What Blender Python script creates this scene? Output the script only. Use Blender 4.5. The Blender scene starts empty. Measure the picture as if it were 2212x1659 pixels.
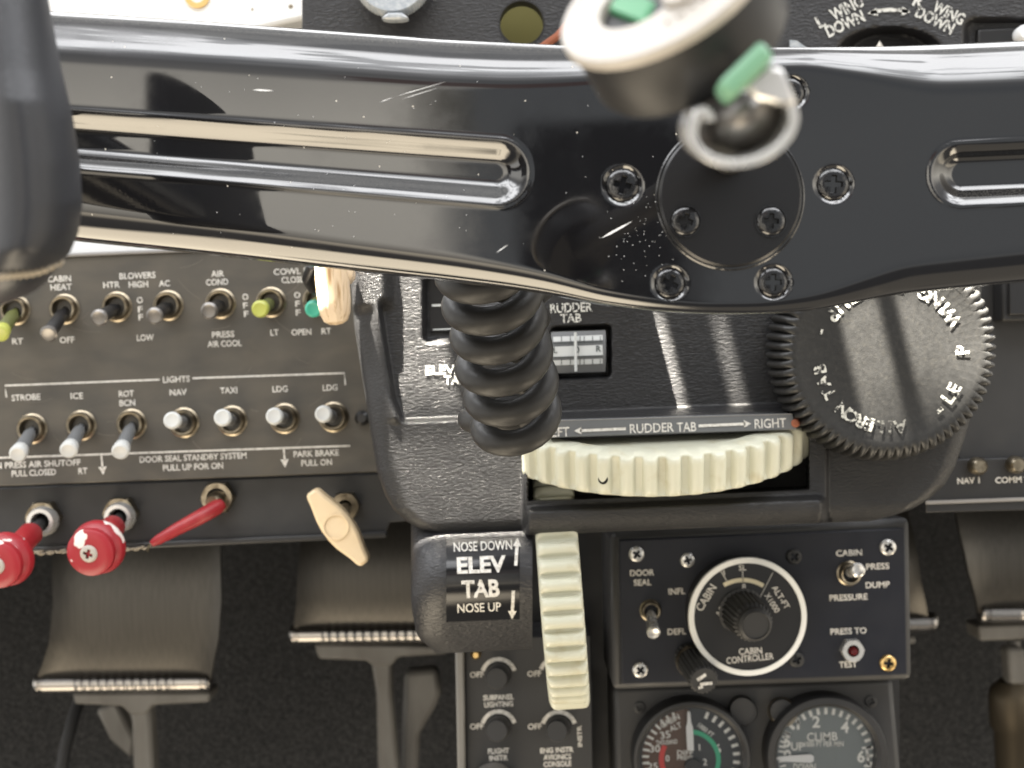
import bpy, bmesh, math, random
import numpy as np
from mathutils import Vector, Matrix
random.seed(4); RNG = np.random.default_rng(7)
S = bpy.context.scene
COL = S.collection
R_ = math.radians

# ------------------------------------------------------------------ camera
ROLL = R_(2.4)
KX = 2*math.tan(R_(22.5))/2212.0            # tangent per design unit (2212 x 1659 sheet)
CR = np.array([math.cos(ROLL), 0, -math.sin(ROLL)])
CU = np.array([math.sin(ROLL), 0, math.cos(ROLL)])
cam_d = bpy.data.cameras.new('camera'); cam = bpy.data.objects.new('camera', cam_d); COL.objects.link(cam)
cam.matrix_world = Matrix(((CR[0], CU[0], 0, 0), (0, 0, -1, 0), (CR[2], CU[2], 0, 0), (0, 0, 0, 1)))
cam_d.sensor_width = 36; cam_d.lens = 18/math.tan(R_(22.5)); cam_d.clip_start = 0.01; cam_d.clip_end = 60
cam_d.dof.use_dof = True; cam_d.dof.focus_distance = 0.375; cam_d.dof.aperture_fstop = 20
S.camera = cam

# ------------------------------------------------------------------ world: the cabin and sky around the cockpit, by direction
W = bpy.data.worlds.new('World'); S.world = W; W.use_nodes = True
wn = W.node_tree; wn.nodes.clear()
def N(nt, typ, **kw):
    n = nt.nodes.new(typ)
    for k, v in kw.items(): setattr(n, k, v)
    return n
def wmath(op, a, b=None, c=None, clamp=False):
    n = N(wn, 'ShaderNodeMath', operation=op, use_clamp=clamp)
    for i, v in enumerate((a, b, c)):
        if v is None: continue
        if isinstance(v, (int, float)): n.inputs[i].default_value = v
        else: wn.links.new(v, n.inputs[i])
    return n.outputs[0]
def wstep(v, a, b):
    n = N(wn, 'ShaderNodeMapRange', interpolation_type='SMOOTHSTEP')
    wn.links.new(v, n.inputs['Value']); n.inputs['From Min'].default_value = a; n.inputs['From Max'].default_value = b
    return n.outputs[0]
def wmix(f, a, b):
    n = N(wn, 'ShaderNodeMix', data_type='RGBA')
    wn.links.new(f, n.inputs[0])
    for i, v in ((6, a), (7, b)):
        if isinstance(v, tuple): n.inputs[i].default_value = (*v, 1)
        else: wn.links.new(v, n.inputs[i])
    return n.outputs[2]
tc = N(wn, 'ShaderNodeTexCoord'); sp = N(wn, 'ShaderNodeSeparateXYZ'); wn.links.new(tc.outputs['Generated'], sp.inputs[0])
nz = N(wn, 'ShaderNodeTexNoise'); nz.inputs['Scale'].default_value = 3.2; nz.inputs['Detail'].default_value = 1.5
wn.links.new(tc.outputs['Generated'], nz.inputs['Vector'])
wob = wmath('MULTIPLY', wmath('SUBTRACT', nz.outputs[0], 0.5), 0.34)
X, Y, Z = sp.outputs
Xw = wmath('ADD', X, wob); Zw = wmath('ADD', Z, wmath('MULTIPLY', wob, 0.6))
ramp = N(wn, 'ShaderNodeValToRGB'); wn.links.new(wmath('MULTIPLY_ADD', Zw, 0.5, 0.5), ramp.inputs[0])
cr = ramp.color_ramp
stops = [(0.0, (.12, .12, .12)), (.03, (.14, .13, .12)), (.042, (7.0, 6.0, 4.5)), (.165, (6.2, 5.3, 4.0)), (.19, (.20, .19, .18)), (.29, (.28, .26, .24)), (.325, (1.8, 1.58, 1.24)), (.37, (2.5, 2.18, 1.7)), (.405, (1.0, .92, .80)),
         (.46, (1.6, 1.48, 1.28)), (.60, (2.7, 2.54, 2.24)), (.67, (.8, .78, .75)), (.76, (.6, .6, .6)), (.80, (1.3, 1.3, 1.32)), (.845, (8.2, 8.25, 8.4)), (.93, (7.6, 7.6, 7.7)), (.955, (1.6, 1.6, 1.6)), (1.0, (1.2, 1.2, 1.2))]
while len(cr.elements) < len(stops): cr.elements.new(0.5)
for e, (p, c) in zip(cr.elements, stops): e.position = p; e.color = (*c, 1)
col = ramp.outputs[0]
# added patches: darker far side, lighter side standing in for an open window
low = wmath('SUBTRACT', 1.0, wstep(Z, 0.38, 0.62))
right = wmath('MULTIPLY', wmath('MULTIPLY', wstep(Xw, -0.03, 0.04), wmath('SUBTRACT', 1.0, wstep(X, .46, .60))), wmath('MULTIPLY', low, wstep(Z, -.42, -.30)))
col = wmix(wmath('MULTIPLY', right, 0.95), col, (.36, .385, .41))
lowright = wmath('MULTIPLY', wmath('MULTIPLY', wstep(Xw, -.09, .01), wmath('SUBTRACT', 1.0, wstep(X, .50, .62))), wmath('SUBTRACT', 1.0, wstep(Z, -.36, -.28)))
col = wmix(wmath('MULTIPLY', lowright, .95), col, (.13, .13, .135))
cl_ = N(wn, 'ShaderNodeTexNoise'); cl_.inputs['Scale'].default_value = 9; cl_.inputs['Detail'].default_value = 4; wn.links.new(tc.outputs['Generated'], cl_.inputs['Vector'])
col = wmix(wmath('MULTIPLY', wmath('MULTIPLY', wstep(cl_.outputs[0], .50, .56), wstep(Z, .5, .6)), .62), col, (.7, .72, .76))
far = wmath('MULTIPLY', wmath('SUBTRACT', 1.0, wstep(X, -.66, -.52)), low)
col = wmix(wmath('MULTIPLY', far, .72), col, (.12, .12, .12))
side = wmath('MULTIPLY', wstep(wmath('MULTIPLY', X, -1.0), 0.62, 0.85), wmath('MULTIPLY', wstep(Z, -0.35, -0.15), low))
col = wmix(side, col, (1.9, 1.85, 1.75))
# added dark, olive and red patches behind the camera for the yoke to reflect
def wbox(x, x0, x1, z, z0, z1, e=.006):
    m = None
    for v, a, b_ in ((x, x0, x1), (z, z0, z1)):
        for q in (wstep(v, a-e, a+e), wmath('SUBTRACT', 1.0, wstep(v, b_-e, b_+e))): m = q if m is None else wmath('MULTIPLY', m, q)
    return m
back = wstep(wmath('MULTIPLY', Y, -1.0), .3, .4)
for (a, f_, c_) in (((X, .010, .15, Z, -.12, .205), .93, (.02, .02, .022)), ((Xw, -.046, .03, Zw, .205, .262), .75, (.22, .20, .14))):
    col = wmix(wmath('MULTIPLY', wmath('MULTIPLY', wbox(*a), back), f_), col, c_)
red = wmath('MULTIPLY', wmath('MULTIPLY', wstep(Xw, -0.16, -0.13), wmath('SUBTRACT', 1.0, wstep(Xw, 0.10, 0.14))),
            wmath('MULTIPLY', wstep(Zw, 0.30, 0.32), wmath('SUBTRACT', 1.0, wstep(Zw, 0.42, 0.44))))
col = wmix(wmath('MULTIPLY', red, 0.8), col, (.30, .17, .15))
bg = N(wn, 'ShaderNodeBackground'); bg.inputs[1].default_value = 1.0
wn.links.new(col, bg.inputs[0]); wo = N(wn, 'ShaderNodeOutputWorld'); wn.links.new(bg.outputs[0], wo.inputs[0])

# ------------------------------------------------------------------ geometry helpers
def P(px, py, y):
    """point that stands at depth y on the sight line of sheet position px, py"""
    px = np.asarray(px, float); py = np.asarray(py, float); y = np.asarray(y, float)
    dx = (px-1106)*KX*y; dz = -(py-829.5)*KX*y
    out = dx[..., None]*CR + dz[..., None]*CU
    out[..., 1] += y
    return out
def V3(px, py, y): return Vector(P(px, py, y))
def SC(y): return KX*y
SLOPE = math.tan(ROLL)
def unt(px, py): return np.asarray(py) + SLOPE*(np.asarray(px)-1106)     # level row of a panel
def til(u, v): return np.asarray(v) - SLOPE*(np.asarray(u)-1106)
def sst(x, a, b):
    t = np.clip((np.asarray(x, float)-a)/(b-a), 0, 1); return t*t*(3-2*t)

def aim_lamp(typ, name, loc, target, energy, **kw):
    d = bpy.data.lights.new(name, typ); d.energy = energy
    for k, v in kw.items(): setattr(d, k, v)
    o = bpy.data.objects.new(name, d); COL.objects.link(o)
    loc = Vector(loc); q = (Vector(target)-loc).to_track_quat('-Z', 'Y')
    o.matrix_world = Matrix.Translation(loc) @ q.to_matrix().to_4x4()
    return o

# sun coming in from above past the glareshield, in narrow shafts that rake the panels
SUN_D = np.array([.21, .20, -.957])
def shaft(name, x0, x1, z0, ymid, ythick, energy, up=.55, spread=.6, y_at=.5):
    a = P((x0+x1)/2, z0, y_at); a[1] = ymid; src = a-SUN_D*up
    wdt = (x1-x0)*KX*y_at
    o = aim_lamp('AREA', name, src, a, energy, shape='RECTANGLE', size=wdt, size_y=ythick, spread=R_(spread), color=(1, .93, .80))
    d = Vector(SUN_D).normalized(); xx = Vector((1, 0, 0)); xx = (xx-d*xx.dot(d)).normalized(); zz = -d; yy = zz.cross(xx)
    m = Matrix((xx, yy, zz)).transposed().to_4x4(); m.translation = Vector(src); o.matrix_world = m
shaft('sun_shaft', 690, 930, 640, .5030, .0115, .085)
shaft('sun_shaft', 760, 1040, 640, .4842, .0080, .03)
shaft('sun_shaft', 1372, 1424, 640, .5008, .0080, .030)
shaft('sun_shaft', 1770, 1850, 640, .4785, .019, .07)
shaft('sun_shaft', 1898, 2150, 640, .4800, .020, .25)
shaft('sun_shaft', 1440, 1478, 640, .4020, .008, .012)
shaft('sun_shaft', 670, 712, 600, .4850, .012, .020)
shaft('sun_shaft', 1528, 1560, 640, .5010, .0090, .006)  # weak beam added for a brownish reflected streak on the leather
S.view_settings.view_transform = 'Standard'; S.view_settings.look = 'None'
S.view_settings.exposure = 0.0; S.view_settings.gamma = 1.0; S.view_settings.use_curve_mapping = False

# ------------------------------------------------------------------ materials
def mat(name, c, rough=.5, metal=0., spec=.5, ior=None, coat=0., bump=None, var=None, rvar=None):
    m = bpy.data.materials.new(name); m.use_nodes = True
    nt = m.node_tree; b = nt.nodes['Principled BSDF']
    b.inputs['Base Color'].default_value = (*c, 1); b.inputs['Roughness'].default_value = rough
    b.inputs['Metallic'].default_value = metal; b.inputs['Specular IOR Level'].default_value = spec
    if ior: b.inputs['IOR'].default_value = ior
    if coat: b.inputs['Coat Weight'].default_value = coat; b.inputs['Coat Roughness'].default_value = .06
    t = N(nt, 'ShaderNodeTexCoord')
    def noise(scale, detail=2., dist=0., stretch=(1, 1, 1)):
        mp = N(nt, 'ShaderNodeMapping'); mp.inputs['Scale'].default_value = stretch
        nt.links.new(t.outputs['Object'], mp.inputs[0])
        n = N(nt, 'ShaderNodeTexNoise'); n.inputs['Scale'].default_value = scale; n.inputs['Detail'].default_value = detail
        n.inputs['Distortion'].default_value = dist; nt.links.new(mp.outputs[0], n.inputs['Vector']); return n.outputs[0]
    if bump:
        sc, strength, dist, stretch = bump
        bn = N(nt, 'ShaderNodeBump'); bn.inputs['Strength'].default_value = strength; bn.inputs['Distance'].default_value = dist
        nt.links.new(noise(sc, 2.5, .6, stretch), bn.inputs['Height']); nt.links.new(bn.outputs[0], b.inputs['Normal'])
    if var:
        sc, c2, lo, hi, stretch = var
        mr = N(nt, 'ShaderNodeMapRange'); mr.inputs['From Min'].default_value = lo; mr.inputs['From Max'].default_value = hi
        nt.links.new(noise(sc, 4., .3, stretch), mr.inputs['Value'])
        mx = N(nt, 'ShaderNodeMix', data_type='RGBA'); nt.links.new(mr.outputs[0], mx.inputs[0])
        mx.inputs[6].default_value = (*c, 1); mx.inputs[7].default_value = (*c2, 1); nt.links.new(mx.outputs[2], b.inputs['Base Color'])
    if rvar:
        sc, lo, hi = rvar
        mr = N(nt, 'ShaderNodeMapRange'); mr.inputs['From Min'].default_value = .3; mr.inputs['From Max'].default_value = .7
        mr.inputs['To Min'].default_value = lo; mr.inputs['To Max'].default_value = hi
        nt.links.new(noise(sc, 3.), mr.inputs['Value']); nt.links.new(mr.outputs[0], b.inputs['Roughness'])
    return m
M = {}
def gloss_black():
    m = mat('gloss_black_paint', (.006, .006, .007), .035, ior=1.95)
    nt = m.node_tree; b = nt.nodes['Principled BSDF']; t = N(nt, 'ShaderNodeTexCoord')
    sm = N(nt, 'ShaderNodeTexNoise'); sm.inputs['Scale'].default_value = 38; sm.inputs['Detail'].default_value = 6; sm.inputs['Roughness'].default_value = .7; nt.links.new(t.outputs['Object'], sm.inputs['Vector'])
    smr = N(nt, 'ShaderNodeMapRange'); smr.inputs['From Min'].default_value = .42; smr.inputs['From Max'].default_value = .75; smr.inputs['To Min'].default_value = .025; smr.inputs['To Max'].default_value = .16; nt.links.new(sm.outputs[0], smr.inputs['Value']); nt.links.new(smr.outputs[0], b.inputs['Roughness'])
    vo = N(nt, 'ShaderNodeTexVoronoi'); vo.inputs['Scale'].default_value = 330; nt.links.new(t.outputs['Object'], vo.inputs['Vector'])
    lt = N(nt, 'ShaderNodeMath', operation='LESS_THAN'); nt.links.new(vo.outputs['Distance'], lt.inputs[0]); lt.inputs[1].default_value = .065
    sx = N(nt, 'ShaderNodeSeparateColor'); nt.links.new(vo.outputs['Color'], sx.inputs[0])
    gt = N(nt, 'ShaderNodeMath', operation='GREATER_THAN'); nt.links.new(sx.outputs[0], gt.inputs[0]); gt.inputs[1].default_value = .80
    mu = N(nt, 'ShaderNodeMath', operation='MULTIPLY'); nt.links.new(lt.outputs[0], mu.inputs[0]); nt.links.new(gt.outputs[0], mu.inputs[1])
    px_ = N(nt, 'ShaderNodeSeparateXYZ'); nt.links.new(t.outputs['Object'], px_.inputs[0])
    lf = N(nt, 'ShaderNodeMath', operation='LESS_THAN'); nt.links.new(px_.outputs[0], lf.inputs[0]); lf.inputs[1].default_value = -.012
    m0 = N(nt, 'ShaderNodeMath', operation='MULTIPLY'); nt.links.new(mu.outputs[0], m0.inputs[0]); nt.links.new(lf.outputs[0], m0.inputs[1]); mu = m0
    # fine dust lying on faces that look up
    ge = N(nt, 'ShaderNodeNewGeometry'); sz = N(nt, 'ShaderNodeSeparateXYZ'); nt.links.new(ge.outputs['Normal'], sz.inputs[0])
    up = N(nt, 'ShaderNodeMapRange', interpolation_type='SMOOTHSTEP'); nt.links.new(sz.outputs[2], up.inputs['Value'])
    up.inputs['From Min'].default_value = .3; up.inputs['From Max'].default_value = 1.0; up.inputs['To Max'].default_value = .17
    nn = N(nt, 'ShaderNodeTexNoise'); nn.inputs['Scale'].default_value = 2600; nn.inputs['Detail'].default_value = 3; nt.links.new(t.outputs['Object'], nn.inputs['Vector'])
    mr = N(nt, 'ShaderNodeMapRange'); mr.inputs['From Min'].default_value = .38; mr.inputs['From Max'].default_value = .68; nt.links.new(nn.outputs[0], mr.inputs['Value'])
    m2 = N(nt, 'ShaderNodeMath', operation='MULTIPLY'); nt.links.new(up.outputs[0], m2.inputs[0]); nt.links.new(mr.outputs[0], m2.inputs[1])
    mx = N(nt, 'ShaderNodeMath', operation='MAXIMUM'); nt.links.new(mu.outputs[0], mx.inputs[0]); nt.links.new(m2.outputs[0], mx.inputs[1])
    d = N(nt, 'ShaderNodeBsdfDiffuse'); d.inputs[0].default_value = (.62, .59, .53, 1)
    mix = N(nt, 'ShaderNodeMixShader'); nt.links.new(mx.outputs[0], mix.inputs[0]); nt.links.new(b.outputs[0], mix.inputs[1]); nt.links.new(d.outputs[0], mix.inputs[2])
    nt.links.new(mix.outputs[0], nt.nodes['Material Output'].inputs[0])
    return m
M['gloss'] = gloss_black()
M['satin'] = mat('satin_black_cap', (.008, .008, .009), .26, bump=(2500, .12, .0002, (1, 1, 1)))
M['gloss_screw'] = mat('black_screw_paint', (.008, .008, .009), .14, ior=1.7, bump=(900, .3, .0003, (1, 1, 1)))
M['leather'] = mat('black_moulded_leather', (.016, .016, .017), .40, spec=.4, bump=(820, .6, .0007, (.55, 1, 1.8)), rvar=(120, .34, .5))
M['leather_fine'] = mat('black_fine_leather', (.016, .016, .018), .40, bump=(700, .6, .0008, (.6, 1, 1.7)))
M['grip'] = mat('worn_grip_leather', (.013, .014, .018), .44, bump=(900, .2, .0004, (1, 1, 1)))
M['thread'] = mat('tan_thread', (.30, .26, .20), .8)
M['taupe'] = mat('worn_grey_panel_paint', (.055, .050, .042), .40, var=(38, (.082, .072, .057), .35, .7, (1, 1, 2.2)), rvar=(70, .36, .52), bump=(2400, .1, .0002, (1, 1, 1)))
M['faint_scratch'] = mat('faint_scratch', (.15, .135, .115), .5)
M['edge'] = mat('pale_grey_edge', (.22, .21, .20), .5)
M['dark'] = mat('dark_panel_paint', (.014, .014, .015), .45, rvar=(80, .38, .55), bump=(1800, .15, .0002, (1, 1, 1)))
M['charcoal'] = mat('charcoal_panel_paint', (.025, .025, .026), .5, rvar=(90, .42, .58), bump=(2200, .15, .0002, (1, 1, 1)))
M['navy'] = mat('navy_black_panel_paint', (.009, .0105, .017), .45, spec=.35, rvar=(90, .38, .55), bump=(2200, .15, .0002, (1, 1, 1)))
M['white'] = mat('white_enamel', (.78, .79, .80), .3)
M['ink'] = mat('white_lettering', (.66, .64, .60), .6, var=(900, (.36, .34, .30), .46, .70, (1, 1, 1)))
M['ink_worn'] = mat('worn_white_lettering', (.58, .58, .55), .6, var=(1100, (.05, .05, .05), .53, .60, (1, 1, 1)))
M['steel'] = mat('bright_steel', (.66, .65, .63), .25, .7, rvar=(60, .2, .32))
M['ring_white'] = mat('bright_white_paint', (.80, .80, .77), .5)
M['dark_steel'] = mat('worn_dark_steel', (.20, .19, .18), .34, .8)
M['nickel'] = mat('aged_brass_nickel', (.36, .31, .23), .32, 1., var=(260, (.16, .13, .09), .45, .7, (1, 1, 1)))
M['gold'] = mat('gold_plated_screw', (.75, .52, .22), .3, 1.)
M['pedal'] = mat('worn_pedal_metal', (.085, .080, .072), .40, .75, var=(600, (.068, .064, .058), .35, .7, (1, 1, .004)), bump=(1100, .13, .0003, (1, 1, .003)))
M['pedal_rim'] = mat('polished_pedal_rim', (.40, .38, .36), .27, 1.)
M['cast'] = mat('grey_painted_casting', (.17, .163, .15), .5, var=(45, (.12, .112, .10), .4, .7, (1, 1, .4)), rvar=(60, .4, .6))
M['cream'] = mat('cream_plastic', (.72, .57, .37), .38, var=(60, (.64, .49, .30), .4, .7, (1, 1, 1)))
M['horn'] = mat('aged_ivory_plastic', (.66, .52, .36), .35, var=(260, (.34, .21, .10), .50, .68, (2.5, 2.5, .18)))
M['pale'] = mat('pale_green_white_plastic', (.52, .52, .42), .33, var=(120, (.43, .40, .28), .56, .8, (1, 1, 1)))
M['red'] = mat('red_plastic', (.29, .014, .02), .4, var=(140, (.36, .04, .04), .45, .75, (1, 1, 1)))
M['redpaint'] = mat('chipped_red_paint', (.29, .014, .022), .38, var=(95, (.72, .66, .62), .585, .595, (1, 1, 1)))
M['lime'] = mat('lime_plastic', (.40, .43, .09), .35)
M['teal'] = mat('teal_plastic', (.06, .42, .30), .35)
M['olive'] = mat('olive_plastic', (.10, .11, .035), .4)
M['black'] = mat('black_plastic', (.012, .012, .013), .34)
M['matte'] = mat('matte_black_plastic', (.022, .022, .023), .55)
M['grey_sleeve'] = mat('grey_lever_sleeve', (.13, .135, .14), .4)
M['rubber'] = mat('black_cord_rubber', (.021, .0205, .020), .58, spec=.35, bump=(3000, .12, .0002, (1, 1, 1)), rvar=(400, .38, .54))
M['ink_gone'] = mat('rubbed_off_lettering', (.16, .16, .15), .6, var=(900, (.02, .02, .02), .47, .53, (1, 1, 1)))
M['dull_brass'] = mat('dull_brass', (.085, .068, .045), .5, .6)
M['cap_white'] = mat('silvery_white_cap', (.52, .53, .52), .3)
M['ink_knob'] = mat('faded_knob_lettering', (.50, .50, .46), .6, var=(700, (.03, .03, .03), .49, .55, (1, 1, 1)))
M['knobface'] = mat('scuffed_black_face', (.013, .013, .013), .40, var=(700, (.024, .023, .021), .5, .85, (1, 1, 1)), rvar=(500, .36, .5), bump=(900, .16, .0003, (1, 1, 1)))
M['carpet'] = mat('charcoal_carpet', (.065, .064, .064), .95, spec=.1, bump=(520, 1., .004, (1, 1, 1)), var=(420, (.16, .155, .15), .4, .7, (1, 1, 1)))
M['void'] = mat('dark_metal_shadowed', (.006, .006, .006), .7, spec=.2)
M['primer'] = mat('olive_primer', (.17, .15, .035), .6)
M['disc'] = mat('pale_anodised_plate', (.38, .35, .31), .42, bump=(1500, .15, .0002, (1, .1, 1)))
M['barrel'] = mat('black_barrel', (.014, .014, .015), .45, spec=.35)
M['green'] = mat('green_plastic', (.04, .22, .09), .35)
M['palegreen'] = mat('sea_green_plastic', (.14, .30, .19), .4)
M['clear'] = mat('frosted_clear_knob', (.30, .33, .36), .2, spec=.9, var=(500, (.42, .44, .46), .4, .7, (1, 1, 1)))
M['decal'] = mat('glossy_black_tape', (.010, .010, .011), .16)
M['placard'] = mat('grey_placard', (.12, .125, .13), .42)
M['tape'] = mat('indicator_tape', (.50, .52, .52), .5)
M['face'] = mat('instrument_face', (.030, .034, .038), .55)
M['greyface'] = mat('pale_grey_face', (.19, .215, .22), .5)  # paler grey than the other gauge face
M['brown'] = mat('brown_dial_sector', (.09, .045, .025), .6)
M['rust'] = mat('rust_cord', (.25, .08, .04), .8)
M['redlens'] = mat('dark_red_lens', (.085, .008, .010), .2)
M['greenink'] = mat('green_ink', (.05, .42, .24), .6)
M['redink'] = mat('red_ink', (.6, .05, .04), .6)
M['creamink'] = mat('cream_ink', (.62, .56, .40), .6)
M['blackink'] = mat('black_ink', (.03, .04, .04), .6)
def glass():
    m = bpy.data.materials.new('instrument_glass'); m.use_nodes = True; nt = m.node_tree; nt.nodes.clear()
    a = N(nt, 'ShaderNodeBsdfTransparent'); g = N(nt, 'ShaderNodeBsdfGlossy'); g.inputs['Roughness'].default_value = .08
    f = N(nt, 'ShaderNodeFresnel'); f.inputs[0].default_value = 1.4
    mx = N(nt, 'ShaderNodeMixShader'); nt.links.new(f.outputs[0], mx.inputs[0]); nt.links.new(a.outputs[0], mx.inputs[1]); nt.links.new(g.outputs[0], mx.inputs[2])
    o = N(nt, 'ShaderNodeOutputMaterial'); nt.links.new(mx.outputs[0], o.inputs[0]); return m
M['glass'] = glass()

# ------------------------------------------------------------------ object helpers
def thing(name, label, cat, loc, group=None, kind=None):
    o = bpy.data.objects.new(name, None); COL.objects.link(o); o.location = loc; o.empty_display_size = .01
    o['label'] = label; o['category'] = cat
    if group: o['group'] = group
    if kind: o['kind'] = kind
    return o
WL = {}
def worldloc(o):
    v = Vector((0, 0, 0))
    while o is not None: v = v + o.location; o = o.parent
    return v
def build(name, verts, faces, m, parent=None, smooth=35, label=None, bevel=0):
    me = bpy.data.meshes.new(name)
    verts = np.asarray(verts, float)
    L = worldloc(parent) if parent else Vector(verts.mean(axis=0))
    me.from_pydata((verts-np.array(L)).tolist(), [], faces); me.update()
    bm = bmesh.new(); bm.from_mesh(me); bmesh.ops.recalc_face_normals(bm, faces=bm.faces); bm.to_mesh(me); bm.free()
    me.materials.append(M[m] if isinstance(m, str) else m)
    if smooth:
        for p in me.polygons: p.use_smooth = True
        me.set_sharp_from_angle(angle=R_(smooth))
    o = bpy.data.objects.new(name, me); COL.objects.link(o)
    if parent: o.parent = parent
    else: o.location = L
    if label: o['label'] = label
    if bevel:
        b = o.modifiers.new('edge', 'BEVEL'); b.width = bevel; b.segments = 2; b.limit_method = 'ANGLE'; b.angle_limit = R_(40)
    return o
def top(o, label, cat=None, kind=None, group=None):
    o['label'] = label
    if cat: o['category'] = cat
    if kind: o['kind'] = kind
    if group: o['group'] = group
    return o
class MB:
    def __init__(s): s.v = []; s.f = []
    def add(s, v, f):
        n = len(s.v); s.v += [tuple(x) for x in v]; s.f += [tuple(i+n for i in q) for q in f]; return s
    def build(s, name, m, parent=None, **k): return build(name, s.v, s.f, m, parent, **k)
def frame(axis):
    a = Vector(axis).normalized(); r = Vector((0, 0, 1)) if abs(a.z) < .9 else Vector((1, 0, 0))
    u = r.cross(a).normalized(); return a, u, a.cross(u)
def lathe(o, axis, prof, n=40, mod=None):
    """prof: (radius, distance along axis); mod(theta, row) scales or offsets the radius"""
    o = Vector(o); a, u, w = frame(axis); v = []; f = []
    for i, (r, t) in enumerate(prof):
        for k in range(n):
            th = 2*math.pi*k/n; rr = r if mod is None else mod(th, i, r)
            v.append(o + a*t + (u*math.cos(th)+w*math.sin(th))*rr)
    for i in range(len(prof)-1):
        for k in range(n):
            f.append((i*n+k, i*n+(k+1) % n, (i+1)*n+(k+1) % n, (i+1)*n+k))
    if prof[0][0] > 1e-6: f.append(tuple(range(n)))
    if prof[-1][0] > 1e-6: f.append(tuple((len(prof)-1)*n+k for k in range(n)))
    return v, f
def ringlathe(o, axis, prof, n=40):
    """closed profile (a ring with a hole)"""
    v, f = lathe(o, axis, prof, n); f = f[:len(f)-(1 if prof[0][0] > 1e-6 else 0)-(1 if prof[-1][0] > 1e-6 else 0)]
    m = len(prof)-1
    for k in range(n): f.append((m*n+k, m*n+(k+1) % n, (k+1) % n, k))
    return v, f
def tube(pts, rad, n=14, cap=True):
    pts = [Vector(p) for p in pts]; v = []; f = []
    if not hasattr(rad, '__len__'): rad = [rad]*len(pts)
    up = None
    for i, p in enumerate(pts):
        t = (pts[min(i+1, len(pts)-1)]-pts[max(i-1, 0)]).normalized()
        if up is None:
            up = Vector((0, 0, 1)) if abs(t.z) < .9 else Vector((1, 0, 0))
        u = (up - t*up.dot(t)).normalized(); w = t.cross(u); up = u
        for k in range(n):
            th = 2*math.pi*k/n; v.append(p + (u*math.cos(th)+w*math.sin(th))*rad[i])
    m = len(pts)
    for i in range(m-1):
        for k in range(n): f.append((i*n+k, i*n+(k+1) % n, (i+1)*n+(k+1) % n, (i+1)*n+k))
    if cap: f.append(tuple(range(n))); f.append(tuple((m-1)*n+k for k in range(n)))
    return v, f
def prism(poly, y0, y1, inset=0):
    """outline given on the sheet at depth y0 (near face), extruded straight back to depth y1"""
    a = P(np.array([p[0] for p in poly]), np.array([p[1] for p in poly]), y0); b = a.copy(); b[:, 1] = y1
    n = len(poly); v = [tuple(x) for x in a] + [tuple(x) for x in b]
    f = [tuple(range(n)), tuple(range(n, 2*n))] + [(i, (i+1) % n, n+(i+1) % n, n+i) for i in range(n)]
    return v, f
def box(c, s):
    x, y, z = c; a, b, d = (q/2 for q in s)
    v = [(x+i*a, y+j*b, z+k*d) for i in (-1, 1) for j in (-1, 1) for k in (-1, 1)]
    return v, [(0, 1, 3, 2), (4, 5, 7, 6), (0, 1, 5, 4), (2, 3, 7, 6), (0, 2, 6, 4), (1, 3, 7, 5)]
def gridfaces(nr, nc): return [(i*nc+j, i*nc+j+1, (i+1)*nc+j+1, (i+1)*nc+j) for i in range(nr-1) for j in range(nc-1)]
def rrect(u, v, u0, u1, v0, v1, r, e):
    """1 inside a rounded rectangle, easing to 0 over e outside the edge"""
    cx, cy, hx, hy = (u0+u1)/2, (v0+v1)/2, (u1-u0)/2-r, (v1-v0)/2-r
    qx = np.abs(u-cx)-hx; qy = np.abs(v-cy)-hy
    d = np.hypot(np.maximum(qx, 0), np.maximum(qy, 0)) + np.minimum(np.maximum(qx, qy), 0) - r
    return 1-sst(d, -e, 0)

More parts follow.
